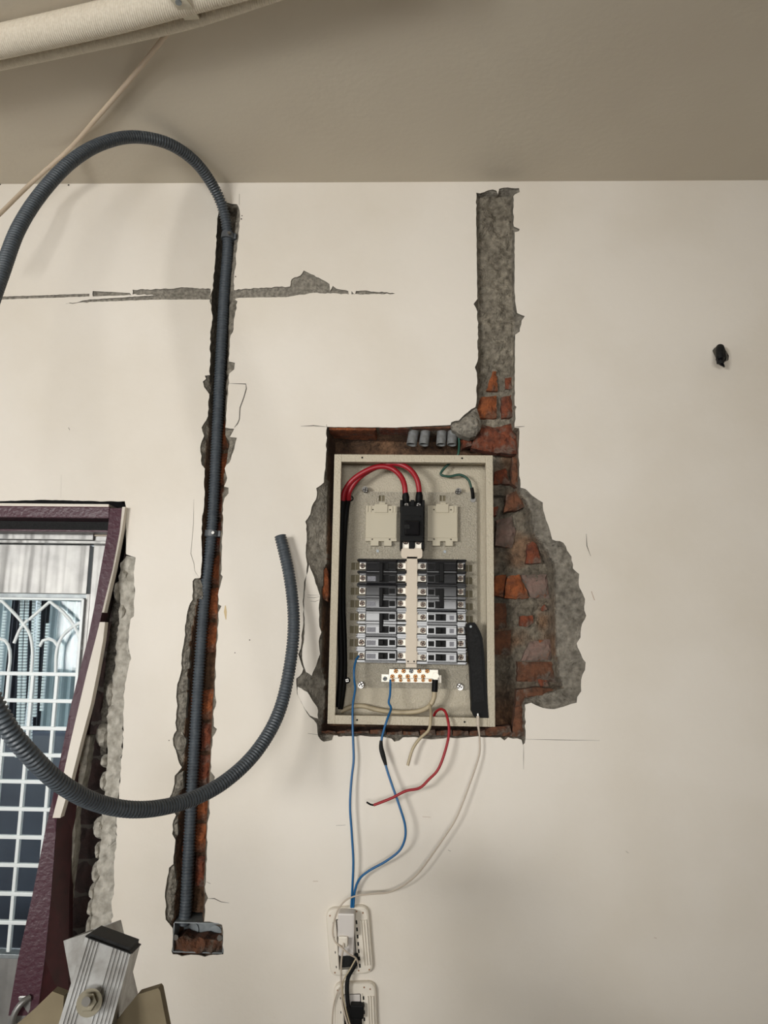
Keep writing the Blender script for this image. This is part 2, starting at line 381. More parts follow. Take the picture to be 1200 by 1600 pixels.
PANEL = [(511, 667), (620, 668), (704, 664), (705, 660), (717, 657), (731, 644), (743, 636), (745, 622), (745, 582), (742, 574), (746, 565), (747, 517), (746, 487), (740, 475), (746, 467), (745, 411), (744, 326), (744, 301), (750, 302), (770, 296), (776, 298), (778, 304), (780, 295), (793, 293), (811, 294), (812, 300), (804, 304), (802, 307), (803, 354), (812, 358), (811, 361), (804, 363), (804, 439), (805, 464), (808, 489), (820, 494), (815, 501), (812, 518), (805, 523), (804, 608), (804, 633), (807, 636), (805, 641), (804, 668), (811, 669), (811, 720), (813, 762), (821, 764), (830, 773), (848, 785), (849, 798), (856, 819), (859, 828), (863, 843), (880, 848), (886, 860), (893, 870), (895, 888), (905, 897), (904, 912), (914, 936), (913, 954), (916, 962), (908, 981), (907, 996), (901, 1005), (908, 1023), (915, 1035), (914, 1047), (908, 1062), (908, 1080), (902, 1089), (901, 1098), (884, 1103), (866, 1108), (848, 1106), (830, 1098), (820, 1101), (821, 1155), (820, 1161), (817, 1164), (815, 1156), (794, 1152), (788, 1157), (782, 1152), (740, 1151), (720, 1153), (700, 1152), (680, 1155), (640, 1152), (630, 1152), (624, 1157), (616, 1159), (612, 1154), (602, 1152), (580, 1151), (570, 1150), (536, 1150), (534, 1151), (529, 1151), (527, 1149), (521, 1149), (519, 1156), (506, 1159), (501, 1156), (497, 1150), (495, 1131), (484, 1120), (472, 1100), (464, 1084), (463, 1060), (472, 1051), (474, 1045), (469, 1031), (466, 1022), (470, 1013), (471, 993), (473, 982), (474, 965), (474, 933), (475, 910), (479, 898), (480, 881), (478, 870), (479, 821), (477, 815), (485, 803), (487, 792), (495, 775), (494, 763), (506, 754), (509, 720), (510, 690)]
PDEEP = [(512, 668), (700, 668), (708, 665), (722, 657), (745, 641), (747, 600), (747, 480), (746, 304), (800, 304), (802, 400), (802, 480), (804, 500), (803, 560), (803, 668), (810, 670), (812, 766), (824, 785), (832, 800), (836, 835), (850, 850), (868, 882), (870, 1000), (876, 1060), (882, 1075), (850, 1085), (822, 1092), (816, 1105), (819, 1152), (740, 1149), (600, 1148), (500, 1147), (503, 1130), (508, 1100), (507, 1060), (502, 1040), (502, 940), (505, 890), (510, 880), (511, 760)]
def s6(l): return [(u/1.875, 380+v/1.875) for u, v in l]
SCRATCH = [s6([(-90, 158), (0, 157), (262, 148), (262, 156), (0, 165), (-90, 168)]),
           s6([(272, 140), (380, 146), (385, 152), (272, 156)]),
           s6([(388, 136), (470, 135), (540, 130), (617, 134), (617, 165), (470, 165), (270, 172), (190, 178), (270, 165), (460, 152), (388, 150)]),
           s6([(684, 137), (780, 130), (850, 127), (855, 105), (880, 95), (890, 80), (900, 85), (940, 105), (965, 120), (967, 140), (975, 125), (985, 133), (1020, 140), (1022, 150), (930, 145), (830, 158), (700, 160), (684, 166)]),
           s6([(1030, 140), (1040, 150), (1043, 140), (1080, 140), (1165, 148), (1080, 150), (1030, 150)])]
PLUGHOLE = [(1113, 548), (1117, 543), (1126, 541), (1134, 547), (1139, 556), (1138, 563), (1131, 566), (1119, 561)]
# right edge of the doorway, running down behind the ladder
DOORWAY = [(-260, 781), (0, 783), (70, 781), (150, 783), (195, 783), (197, 800), (197, 866), (212, 871), (209, 894), (211, 926), (209, 944), (209, 963), (204, 967), (202, 982), (201, 1010), (205, 1029), (201, 1042), (198, 1057), (194, 1081), (193, 1122), (192, 1160), (189, 1194), (186, 1237), (182, 1286), (182, 1325), (179, 1332), (178, 1369), (179, 1382), (178, 1397), (174, 1408), (177, 1432), (174, 1437), (170, 1500), (160, 1620), (148, 1760), (110, 2300)]
g_w = jag(poly2(GROOVE), .0014); p_w = jag(poly2(PANEL), .0013); s_w = [jag(poly2(q), .0012, .005) for q in SCRATCH]
d_w = jag(poly2(DOORWAY), .0012, closed=False); d_w[0] = (XL-.05, d_w[0][1]); d_w[-1] = (d_w[-1][0], -.05); d_w.append((XL-.05, -.05)); h_w = poly2(PLUGHOLE)
wall_mb = sheet([(XL, 0), (XR, 0), (XR, CEIL), (XL, CEIL)], [g_w, p_w, d_w, h_w]+s_w, 0, .0042)
wall = tagit(wall_mb.build('wall_back', [M_paint, M_plaster], centre=False), kind='structure')
core = MB()
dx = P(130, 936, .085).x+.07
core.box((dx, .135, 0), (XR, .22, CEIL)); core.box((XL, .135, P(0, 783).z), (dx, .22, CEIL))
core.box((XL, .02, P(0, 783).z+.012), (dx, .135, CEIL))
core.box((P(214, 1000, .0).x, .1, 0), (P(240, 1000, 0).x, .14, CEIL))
core.build('masonry', M_shadebrick, wall, centre=False)

# ---- rough masonry behind the broken plaster (one height field per chase)
def fbm(p, f, o=4): return np.array([noise.fractal(Vector((x*f, 3.1, z*f)), 1, 2, o) for x, z in p])
def chase(name, outline, deep, step, margin, target, tint, edge, rim, rough):
    a = np.array(outline); x0, z0 = a.min(0)-margin; x1, z1 = a.max(0)+margin
    nx, nz = int((x1-x0)/step)+1, int((z1-z0)/step)+1
    X, Z = np.meshgrid(x0+np.arange(nx)*step, z0+np.arange(nz)*step); pts = np.stack([X.ravel(), Z.ravel()], 1)
    so = sdist(pts, outline); sd = sdist(pts, deep); use = so > -margin
    n1 = np.zeros(len(pts)); n2 = np.zeros(len(pts)); idx = np.where(use)[0]
    n1[idx] = fbm(pts[idx], 38); n2[idx] = fbm(pts[idx], 12, 3)
    t = np.clip(so, 0, None)/(np.clip(so, 0, None)+np.clip(-sd, 0, None)+1e-6)
    ledge = edge+(rim-edge)*t
    T = target(pts)
    kk = np.clip(sd/.006, 0, 1); dep = np.where(sd > 0, rim+(T-rim)*kk, ledge)
    dep = dep+np.clip(so/.004, 0, 1)*(n1*rough*(1+1.2*(sd > .004))+n2*rough*.9)
    dep = np.where(so < 0, .0036, np.maximum(dep, .003))
    V = np.stack([pts[:, 0], dep, pts[:, 1]], 1)
    F_ = []; um = use.reshape(nz, nx)
    for j in range(nz-1):
        for i in range(nx-1):
            if um[j, i] and um[j+1, i] and um[j, i+1] and um[j+1, i+1]:
                q = j*nx+i; F_.append((q, q+1, q+nx+1, q+nx))
    remap = -np.ones(len(V), int); used = np.unique(np.array(F_).ravel()); remap[used] = np.arange(len(used))
    me = bpy.data.meshes.new(name); me.from_pydata(V[used].tolist(), [], [tuple(remap[list(f)]) for f in F_])
    col = tint(pts, sd, n1, n2)[used]; at = me.color_attributes.new('Col', 'FLOAT_COLOR', 'POINT')
    at.data.foreach_set('color', np.concatenate([col, np.ones((len(col), 1))], 1).astype(np.float32).ravel())
    me.materials.append(M_mortar); o = link(name, me, wall); return o
def zpx(py, px=600): return P(px, py, .02).z
def xpx(px, py=900): return P(px, py, .02).x
def smooth(a, b, v): t = np.clip((v-a)/(b-a), 0, 1); return t*t*(3-2*t)
TINT_BROWN = np.array([.62, .36, .22]); GREY = np.array([.82, .80, .76]); DARKG = np.array([.50, .46, .40])
def t_groove(p): 
    x, z = p[:, 0], p[:, 1]; d = np.full(len(p), .036)
    d += .012*smooth(zpx(640), zpx(720), z)*0+.012*smooth(zpx(620), zpx(700), z)*-0
    d = np.where(z < zpx(640), .040, d); d = np.where(z < zpx(1440), .06, d); return d
def c_groove(p, sd, n1, n2):
    z = p[:, 1]; w = np.where(sd > -.002, 1, 0.)[:, None]
    k = (1-smooth(zpx(760), zpx(620), z))[:, None]
    base = GREY*(1-w)+w*(DARKG*(1-k)+TINT_BROWN*.8*k); return base*(1+.35*n2[:, None])
g_out = poly2(GROOVE); g_deep = jag(poly2(GDEEP, .015), .0018, .008)
chase('mortar_bed', g_out, g_deep, .0026, .007, t_groove, c_groove, .004, .011, .0028)
def t_panel(p):
    x, z = p[:, 0], p[:, 1]; d = np.full(len(p), .092)
    right = smooth(xpx(778), xpx(832), x); d = d*(1-right)+.052*right
    d = np.where((x > xpx(770)) & (z > zpx(765)), .072, d)
    up = smooth(zpx(672), zpx(664), z); d = d*(1-up)+.03*up
    up2 = smooth(zpx(580), zpx(540), z); d = d*(1-up2)+.017*up2
    low = (x > xpx(770))*smooth(zpx(1075), zpx(1110), z*1.0)*0
    return d
def c_panel(p, sd, n1, n2):
    x, z = p[:, 0], p[:, 1]; c = np.tile(GREY, (len(p), 1))*.92
    deep = (sd > 0)[:, None]; rec = smooth(zpx(1060), zpx(1110), z)[:, None]*0
    low = (1-smooth(zpx(1120), zpx(1040), z))[:, None]; side = (x > xpx(815))[:, None]
    inn = DARKG*1.35*(1-low)+TINT_BROWN*.75*low
    left = ((x < xpx(770)) & (z < zpx(664)))[:, None]
    inn = np.where(left, TINT_BROWN*.6, inn)
    chan = (z > zpx(672))[:, None]; inn = np.where(chan, np.array([.86, .82, .74]), inn)
    blot = np.clip(n2*2.2-.1, 0, .8)[:, None]*(~chan); inn = inn*(1-blot)+TINT_BROWN*blot
    c = np.where(deep, inn, c); return c*(1+.35*n2[:, None])
p_out = poly2(PANEL); p_deep = jag(poly2(PDEEP, .006), .0015, .008)
chase('mortar_bed', p_out, p_deep, .0030, .008, t_panel, c_panel, .004, .016, .0034)
for iq, q in enumerate(SCRATCH+[PLUGHOLE]):
    a = np.array(poly2(q)); m = .0012; mb = MB().box((a[:, 0].min()-m, .0022+.0003*iq, a[:, 1].min()-m), (a[:, 0].max()+m, .0048+.0001*iq, a[:, 1].max()+m))
    mb.build('plaster_patch', M_plaster, wall)

# ---- bricks that show in the chases: each one a chunk of its own
def brick(px, Y, m, thick=.03, rough=.005, nm='brick', **k): return lump(px, Y, thick, rough, **k).build(nm, m, wall)
B = [([(770, 579), (776, 579), (778, 610), (760, 609)], .017, M_brick2), ([(790, 589), (802, 588), (802, 606), (790, 606)], .017, M_brick),
     ([(752, 619), (776, 617), (777, 638), (776, 652), (742, 652)], .016, M_brick2), ([(784, 619), (801, 615), (802, 650), (784, 652)], .014, M_brick),
     ([(753, 662), (773, 667), (801, 660), (802, 675), (809, 681), (809, 709), (773, 706), (736, 699), (739, 689), (750, 675)], .022, M_brick),
     ([(719, 686), (735, 683), (738, 695), (722, 700)], .035, M_brick), ([(773, 737), (791, 731), (793, 742), (800, 755), (772, 755)], .052, M_brick),
     ([(801, 713), (811, 712), (812, 762), (800, 754)], .02, M_brick4), ([(792, 772), (810, 765), (822, 768), (828, 778), (823, 790), (812, 795), (788, 800)], .03, M_brick4),
     ([(771, 792), (779, 790), (777, 804), (771, 805)], .05, M_brick), ([(822, 880), (825, 849), (833, 845), (840, 852), (846, 879)], .034, M_brick),
     ([(768, 930), (774, 900), (792, 898), (789, 912), (787, 933)], .05, M_brick2), ([(789, 934), (791, 912), (794, 900), (812, 897), (821, 918), (828, 934), (806, 936)], .046, M_brick2),
     ([(815, 898), (855, 897), (860, 934), (831, 934)], .042, M_brick3), ([(813, 963), (833, 961), (834, 973), (825, 980), (813, 978)], .038, M_brick),
     ([(846, 952), (852, 944), (856, 952), (849, 955)], .038, M_brick), ([(768, 942), (791, 942), (792, 981), (768, 984)], .062, M_brick4),
     ([(768, 987), (800, 984), (797, 1023), (770, 1023)], .062, M_brick4), ([(827, 1002), (860, 999), (866, 1020), (860, 1032), (815, 1032)], .042, M_brick3),
     ([(809, 1034), (869, 1034), (872, 1066), (809, 1065)], .042, M_brick4), ([(808, 1078), (834, 1074), (872, 1078), (880, 1092), (850, 1094), (822, 1094), (815, 1110), (805, 1110)], .018, M_brick4),
     ([(755, 1143), (770, 1136), (797, 1134), (800, 1145), (776, 1149), (758, 1151)], .01, M_brick4), ([(805, 1106), (818, 1102), (819, 1150), (800, 1151)], .012, M_brick4),
     ([(500, 890), (508, 884), (512, 895), (512, 940), (505, 936)], .018, M_brick2), ([(776, 812), (800, 806), (806, 830), (800, 856), (774, 852)], .06, M_brick3),
     ([(840, 1062), (856, 1060), (858, 1072), (846, 1074)], .04, M_brick), ([(843, 1000), (850, 1000), (849, 1005), (843, 1005)], .040, M_brick2),
     ([(863, 852), (873, 856), (870, 860), (864, 857)], .010, M_brick)]
for q, Y, m in B: brick(q, Y, m)
# soffit of the recess: whole bricks seen from below, and a mortar lump beside the pipe ends
for x0, x1, m, dz in ((513, 588, M_brick2, .006), (592, 640, M_brick, .004), (643, 705, M_brick4, .002), (708, 770, M_brick, .002)):
    a, b = P(x0, 667, .006), P(x1, 667, .006)
    if x0 == 708: continue
    mb = MB().box((a.x, .007, a.z-dz), (b.x, .088, a.z+.05), bev=.004); mb.build('brick', m, wall)
lump([(704, 664), (717, 657), (731, 646), (745, 637), (750, 650), (752, 668), (744, 680), (735, 683), (722, 680), (708, 672)], -.002, .03, .006, seed=5, dome=.008).build('mortar_lump', M_plaster, wall)
# bottom lip of crumbs under the panel
for i, x in enumerate(range(500, 812, 26)):
    brick([(x, 1143+R.uniform(-2, 2)), (x+24, 1142+R.uniform(-2, 2)), (x+25, 1151), (x, 1151)], .008+.01*R.random(), M_brick4, seed=40+i)
# brick courses at the back of the left chase
gd = np.array(poly2(GDEEP, .02))
py = 655.; i = 0
def gx(py, Y):
    """left / right limits of the deep chase at that pixel row"""
    xs = []
    for a, b in zip(GDEEP, GDEEP[1:]+GDEEP[:1]):
        if (a[1] > py) != (b[1] > py): xs.append(a[0]+(b[0]-a[0])*(py-a[1])/(b[1]-a[1]))
    return min(xs), max(xs)
while py < 1385:
    h = 47+R.uniform(-3, 3); l0, r0 = gx(py, 0); l1, r1 = gx(min(py+h, 1438), 0)
    if i != 7:
        mid = R.uniform(.35, .65) if i % 2 else 0
        def lr(t, u): return (l0+(r0-l0)*u-1, py) if t == 0 else (l1+(r1-l1)*u-1, py+h)
        mm = [M_brick2, M_brick, M_brick4]
        if mid:
            brick([lr(0, 0), lr(0, mid-.06), lr(1, mid-.06), lr(1, 0)], .029, R.choice([M_brick4, M_brick4, M_brick2]), seed=100+i)
            brick([lr(0, mid+.06), lr(0, 1.05), lr(1, 1.05), lr(1, mid+.06)], .030, R.choice([M_brick2, M_brick]), seed=200+i)
        else: brick([lr(0, 0), lr(0, 1.05), lr(1, 1.05), lr(1, 0)], .031, R.choice(mm[:2]), seed=100+i)
    py += h+6; i += 1
# mortar lumps along the left rim of the chase
for q in ([(301, 908), (312, 905), (316, 915), (316, 936), (303, 936)], [(283, 1052), (292, 1050), (293, 1078), (280, 1082)], [(278, 1085), (292, 1082), (290, 1122), (277, 1125)], [(271, 1155), (284, 1143), (290, 1155), (288, 1172), (280, 1184), (272, 1166)], [(275, 1212), (286, 1205), (286, 1232), (268, 1244)], [(262, 1360), (272, 1352), (275, 1380), (272, 1400), (261, 1400)], [(261, 1402), (273, 1402), (270, 1436), (261, 1432)], [(271, 1283), (278, 1280), (277, 1306), (271, 1303)], [(284, 1020), (296, 1012), (295, 1045), (285, 1046)]):
    lump(q, .004, .014, .004, dome=.004).build('mortar_lump', M_plaster, wall)
lump([(352, 670), (366, 671), (360, 683), (369, 685), (364, 698), (357, 720), (352, 728), (357, 700), (358, 690), (352, 680)], .005, .01, .003).build('mortar_lump', M_plaster, wall)
# cracked-off plaster flakes still hanging left of the panel
fl1 = [(483, 882), (487, 893), (492, 907), (500, 931), (498, 950), (499, 979), (502, 988), (498, 1002), (500, 1022), (495, 1036), (487, 1056), (478, 1050), (473, 1034), (472, 1020), (476, 988), (475, 960), (476, 925), (478, 905)]
fl2 = [(465, 1073), (480, 1081), (486, 1091), (496, 1106), (497, 1123), (484, 1118), (473, 1102), (465, 1086)]
for q in (fl1, fl2):
    sheet(jag(poly2(q, 0), .0008, .006), [], .0008, .008).build('plaster_flake', [M_paint, M_plaster], wall)
for q in ([(480, 929), (485, 930), (500, 930)], [(480, 933), (490, 934), (501, 932)], [(484, 939), (492, 940), (500, 937)]):
    strip(q, .001, .0003).build('crack', M_line, wall)
# cracks, saw overcuts, scuffs on the paint
for q, w, m in (([(358, 599), (384, 600), (385, 607), (381, 621), (375, 637), (374, 655), (371, 662), (366, 668)], .0016, M_line),
                ([(303, 780), (302, 820), (300, 845), (298, 865), (303, 880), (304, 892), (310, 901)], .0007, M_line),
                ([(470, 666), (490, 665), (511, 667)], .0016, M_line), ([(804, 667), (811, 667), (820, 666)], .002, M_line),
                ([(511, 668), (510, 663)], .002, M_line), ([(820, 1155), (870, 1156), (937, 1157)], .0011, M_line), ([(818, 1164), (818, 1182), (818, 1202)], .0011, M_line),
                ([(481, 1146), (497, 1148)], .002, M_line), ([(374, 303), (374, 320)], .002, M_line), ([(324, 1404), (335, 1404), (345, 1409), (358, 1411)], .0014, M_line),
                ([(916, 834), (917, 853), (923, 869)], .0018, M_line), ([(924, 924), (929, 938)], .0035, M_brown),
                ([(525, 1290), (540, 1289)], .0016, M_line), ([(660, 1276), (673, 1277)], .0016, M_brown), ([(323, 1378), (329, 1381)], .002, M_line),
                ([(352, 946), (352, 956), (353, 968)], .006, M_tanmark), ([(489, 1377), (497, 1377)], .002, M_brown), ([(107, 668), (109, 672)], .003, M_line), ([(96, 742), (95, 778)], .0006, M_line), ([(978, 1330), (982, 1333)], .002, M_line), ([(1022, 1465), (1026, 1466)], .002, M_brown), ([(700, 1328), (704, 1330)], .002, M_line)):
    strip(q, w).build('crack', m, wall)
for x, y, r in ((390, 1000, 1), (760, 700, 0), (377, 342, 1.3), (378, 337, 1), (368, 432, 1.2), (367, 1020, .8), (264, 1157, .8), (52, 287, 1.2), (107, 289, 1.6), (0, 288, 1.5)):
    p = P(x, y, -.0006); MB().cyl(p, (0, 1, 0), .0012*max(r, .6), .001, 8).build('speck', M_line, wall)
# chipped mortar band and blobs on the right rim of the doorway
foam = [(197, 868), (212, 871), (209, 894), (211, 926), (209, 963), (204, 967), (201, 1010), (205, 1029), (198, 1057), (194, 1081), (193, 1122), (191, 1161), (189, 1194), (186, 1237), (182, 1286), (182, 1325), (178, 1369), (178, 1397), (174, 1408), (177, 1432), (170, 1500), (160, 1600), (120, 1600), (128, 1500), (142, 1443), (146, 1400), (150, 1364), (156, 1325), (160, 1277), (164, 1237), (168, 1183), (167, 1120), (172, 1080), (178, 1050), (182, 1000), (188, 950), (186, 910), (188, 880)]
lump(foam, .006, .12, .004, amp=.002, step=.006, seed=11, edge=.02).build('mortar_rim', M_foam, wall)
lump([(186, 880), (192, 882), (190, 960), (184, 1010), (176, 1060), (170, 1120), (166, 1180), (156, 1180), (158, 1120), (164, 1050), (172, 980), (178, 930), (180, 895)], .05, .07, .008, seed=12, edge=.02).build('mortar_rim', M_plaster, wall)
for x, y, rx, ry in ((160, 1150, 13, 20), (164, 1190, 9, 11), (163, 1222, 9, 16), (156, 1295, 13, 18), (154, 1330, 8, 14), (151, 1365, 10, 18), (146, 1395, 9, 14), (143, 1420, 9, 14), (141, 1450, 9, 18), (173, 1085, 10, 24), (133, 1478, 9, 14), (184, 925, 8, 18), (196, 900, 10, 14), (193, 955, 9, 16)):
    q = [(x+rx*math.cos(a), y+ry*math.sin(a)) for a in [k*math.pi/6 for k in range(12)]]
    lump(q, .014, .04, .003, amp=.001, dome=.012, step=.005).build('mortar_lump', M_foam, wall)
# brick reveal at the back of the gap, shade put into the brick colour
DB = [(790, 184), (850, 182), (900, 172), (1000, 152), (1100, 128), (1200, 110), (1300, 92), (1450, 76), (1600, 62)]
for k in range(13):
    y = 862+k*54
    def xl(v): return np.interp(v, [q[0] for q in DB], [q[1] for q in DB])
    lump([(xl(y), y), (204, y), (204, y+50), (xl(y+50), y+50)], .066, .05, .005, step=.012, seed=60+k).build('brick', M_shadebrick, wall)
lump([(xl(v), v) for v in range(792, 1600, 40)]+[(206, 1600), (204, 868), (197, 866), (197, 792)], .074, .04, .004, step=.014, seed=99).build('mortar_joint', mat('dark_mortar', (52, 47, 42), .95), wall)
# ================================================================== DOOR
YD = .085
door = thing('door_1', None, None, P(60, 1500, YD), kind='structure')
def dpart(name, x0, y0, x1, y1, yf, yb, m, bev=.001, mb=None):
    mb = (mb or MB()).bpx(x0, y0, x1, y1, yf, yb, 0, bev); return mb.build(name, m, door)
dpart('top_rail', -200, 829, 146, 842, YD, YD+.04, M_steel)
dpart('top_rail', 147, 829, 186, 852, YD+.008, YD+.04, M_steel)
dpart('corner_block', 142, 830, 180, 838, YD+.004, YD+.03, M_bus)
dpart('moulding', -200, 843, 190, 848, YD-.004, YD+.03, M_steel)
dpart('steel_panel', -200, 850, 138, 926, YD+.006, YD+.03, M_steel)
dpart('rail_shadow_gap', -200, 926, 139, 933, YD+.012, YD+.03, M_gal)
dpart('glazing_frame', -200, 932.5, 130, 936, YD-.002, YD+.03, M_bar)
# the right-hand frame follows the upright of the leaf
xr = P(130, 936, YD).x
def vert_x(px, py): return P(px, py, YD).x
zt, zb = P(60, 935, YD).z, P(20, 1489, YD).z
MB().box((xr-.003, YD-.002, zb), (xr+.003, YD+.03, zt), bev=.001).build('glazing_frame', M_bar, door)
MB().box((xr+.0115, YD+.002, .02), (xr+.062, YD+.035, P(60, 850, YD).z), bev=.002).build('stile', M_steel, door)
MB().box((xr+.003, YD+.006, .02), (xr+.0115, YD+.03, P(60, 927, YD).z)).build('stile_seam', M_steel, door)
MB().box((P(-200, 900, YD).x, YD+.022, zb), (xr, YD+.026, zt)).build('glass_pane', M_glass, door)
dpart('bottom_rail', -200, 1489, 90, 1496, YD, YD+.03, M_gal)
MB().box((P(-200, 900, YD).x, YD+.004, .02), (xr+.01, YD+.03, P(10, 1497, YD).z), bev=.001).build('steel_panel', M_steel, door)
BR = .0034
def bar(pts, r=BR): MB().tube(pts, r, n=8, sub=.012).build('grille_bar', M_bar, door)
xlft = P(-150, 1100, YD).x
for y in (1053, 1095, 1138, 1180, 1222, 1265, 1309, 1353, 1398, 1443):
    z = P(50, y, YD).z; MB().box((xlft, YD, z-.0036), (xr, YD+.009, z+.0036), bev=.0015).build('grille_bar', M_bar, door)
zrow = P(50, 1053, YD).z
for x in (10, 48, 86, -28, -66, 124):
    xx = P(x, 1076, YD).x
    if xx < xr-.008: MB().box((xx-.0034, YD+.002, zb), (xx+.0034, YD+.011, zrow), bev=.0015).build('grille_bar', M_bar, door)
Yb = YD+.005
def arc(l): bar([P(x, y, Yb) for x, y in l])
arc([(78, 940), (98, 956), (115, 976), (124, 996), (127, 1015)]); arc([(78, 940), (62, 954), (46, 968)])
arc([(2, 938), (20, 956), (36, 974), (47, 992), (51, 1020), (49, 1053)]); arc([(-30, 968), (-14, 954), (2, 938)])
arc([(22, 1005), (32, 982), (44, 968)]); arc([(127, 972), (110, 982), (97, 995), (89, 1015), (87, 1053)])
arc([(62, 1010), (67, 1001), (75, 998), (84, 1001), (90, 1009)]); arc([(0, 998), (8, 1001), (14, 1010), (16, 1028), (13, 1053)]); arc([(-30, 1030), (-22, 1006), (-10, 998), (0, 998)])
# ---- what is seen through the glass
back = slab('wall_outside', (-2.8, 1.3, 0), (.3, 1.4, CEIL), mat('pale_outside_wall', (206, 210, 212), .8, col2=(190, 194, 200), nscale=2))
slab('floor_outside', (-2.8, .22, -.1), (.3, 1.3, 0), M_floor)
M_cur = mat('blue_grey_curtain', (176, 190, 194), .8, col2=(150, 164, 170), nscale=8)
M_dcur = mat('dark_slab', (58, 60, 70), .7, col2=(44, 46, 56), nscale=10)
for k, (x0, x1, y0, y1, m, lb) in enumerate(((20, 36, 930, 1150, M_dcur, 'dark upright slab seen through glass left of centre'), (60, 72, 960, 1120, M_dcur, 'narrow dark upright slab seen behind the middle arch'), (-30, 4, 930, 1180, M_cur, 'blue grey curtain at far left behind the door grille'), (80, 130, 930, 1120, M_cur, 'pale blue grey curtain behind the right hand arch'))):
    yc = (.62, .645, .65, .63)[k]; a, b = P(x0, y0, yc), P(x1, y1, yc); b.z = P(-120, 1140, .6).z+.001; mb = MB(); n = 24; V = []
    for i in range(n+1):
        x = a.x+(b.x-a.x)*i/n; yy = yc+.008*math.sin(i*1.3+k)
        V += [(x, yy, a.z+.05), (x, yy, b.z), (x, yy+.006, a.z+.05), (x, yy+.006, b.z)]
    for i in range(n):
        q = i*4; mb.add([], []); mb.f += [(q, q+1, q+5, q+4), (q+2, q+6, q+7, q+3), (q, q+4, q+6, q+2), (q+1, q+3, q+7, q+5)]; mb.m += [0]*4; mb.sm += [False]*4
    mb.v = V; tagit(mb.build('curtain', m), lb, 'curtain')
bead = MB()
for x, y0, y1 in ((35, 930, 1180), (43, 930, 1150), (6, 980, 1080), (54, 930, 1200), (62, 930, 1120), (73, 1000, 1110), (49, 1050, 1180)):
    a = P(x, y0, .42); b = P(x-8, y1, .42); z = a.z+.04
    while z > b.z:
        xx = a.x+(b.x-a.x)*(a.z-z)/(a.z-b.z); bead.box((xx-.0038, .417, z), (xx+.0038, .423, z-.0056)); z -= .0072
tagit(bead.build('bead_curtain', M_bar), 'strings of white beads hanging behind the glass of the left door', 'curtain', kind='stuff')
low = MB()
a, b = P(-120, 1140, .6), P(140, 1700, .6)
low.box((a.x, .6, b.z-.3), (b.x+.1, .68, a.z), bev=.01)
tagit(low.build('cabinet', mat('dark_grey_cabinet', (76, 82, 96), .35, col2=(54, 60, 74), nscale=5)), 'dark grey cabinet seen low through the glass behind the white grille', 'cabinet')
area('outside_daylight', (-1.2, .75, 2.4), (-.9, .6, 1.4), .9, .5, 22, (.92, .97, 1))

# ---- loosened maroon frame: header still in place, jamb swung out to the left and forward
fr = thing('door_frame', 'loose maroon steel door frame with its jamb leaning left out of the wall', 'door frame', P(160, 800, 0))
MB().bpx(-200, 786, 170, 791, -.004, .05, 0, .0005).build('plaster_edge', M_paint, fr)
MB().bpx(-200, 790, 171, 808, -.012, .035, 0, .002).build('header', M_maroon, fr)
MB().bpx(-200, 806, 176, 829, .035, .06, 0, .001).build('header_rebate', M_rubber, fr)  # black colour stands in for the shadowed gap under the header
MB().bpx(-200, 826.5, 176, 829.5, .03, .06, 0, .0006).build('header_lip', M_maroon, fr)
# jamb path: (py, front-left x, front-right x, side x, Y)
J = [(794, 172, 191, 196.5, -.012), (831, 168, 187, 195.5, -.014), (891, 157, 175, 186, -.018), (950, 147, 161, 170, -.022), (1000, 137, 149.5, 160, -.026), (1050, 124, 136.5, 150, -.03), (1101, 111, 123.5, 141, -.034), (1177, 96, 107, 131, -.04), (1247, 82, 91, 122, -.046), (1301, 70, 87, 113, -.05), (1397, 51, 80, 108, -.058), (1499, 28, 70, 107, -.067), (1587, 13, 58, 106, -.074)]
def jam(a, b, ya, yb, m, nm):
    mb = MB(); V = []
    for (py, l, r, s, Y) in J:
        x = dict(l=l, r=r, s=s); A = P(x[a], py, Y+ya); Bq = P(x[b], py, Y+yb); V += [A, Bq, Bq+Vector((-.006, .03, 0)), A+Vector((.0, .03, 0))]
    n = len(J)
    mb.add(V, [(4*i+k, 4*i+(k+1) % 4, 4*i+4+(k+1) % 4, 4*i+4+k) for i in range(n-1) for k in range(4)]+[(0, 1, 2, 3), (4*n-1, 4*n-2, 4*n-3, 4*n-4)])
    return mb.build(nm, m, fr)
jam('l', 'r', 0, .004, M_maroon, 'jamb')
jam('r', 's', .006, .05, M_maroond, 'jamb_side')
# thin pale strip of plaster and paint still stuck to the jamb
cs = [(792, 191, 195.5), (831, 187, 190), (891, 175.5, 178), (957, 159, 162.5)]
cs2 = [(972, 156, 164), (1000, 149, 161), (1050, 136, 152), (1100, 124, 142), (1160, 110, 126), (1220, 97, 111), (1278, 82, 94)]
def yj(py):
    for p, q in zip(J, J[1:]):
        if p[0] <= py <= q[0]: return p[4]+(q[4]-p[4])*(py-p[0])/(q[0]-p[0])
    return J[0][4]
for q in (cs, cs2):
    V = []; mb = MB()
    for py, l, r in q:
        A, Bq = P(l, py, yj(py)-.004), P(r, py, yj(py)-.002); V += [A, Bq, Bq+Vector((0, .016, 0)), A+Vector((0, .016, 0))]
    n = len(q)
    mb.add(V, [(4*i+k, 4*i+(k+1) % 4, 4*i+4+(k+1) % 4, 4*i+4+k) for i in range(n-1) for k in range(4)]+[(0, 1, 2, 3), (4*n-1, 4*n-2, 4*n-3, 4*n-4)])
    mb.build('plaster_strip', M_paint, fr)
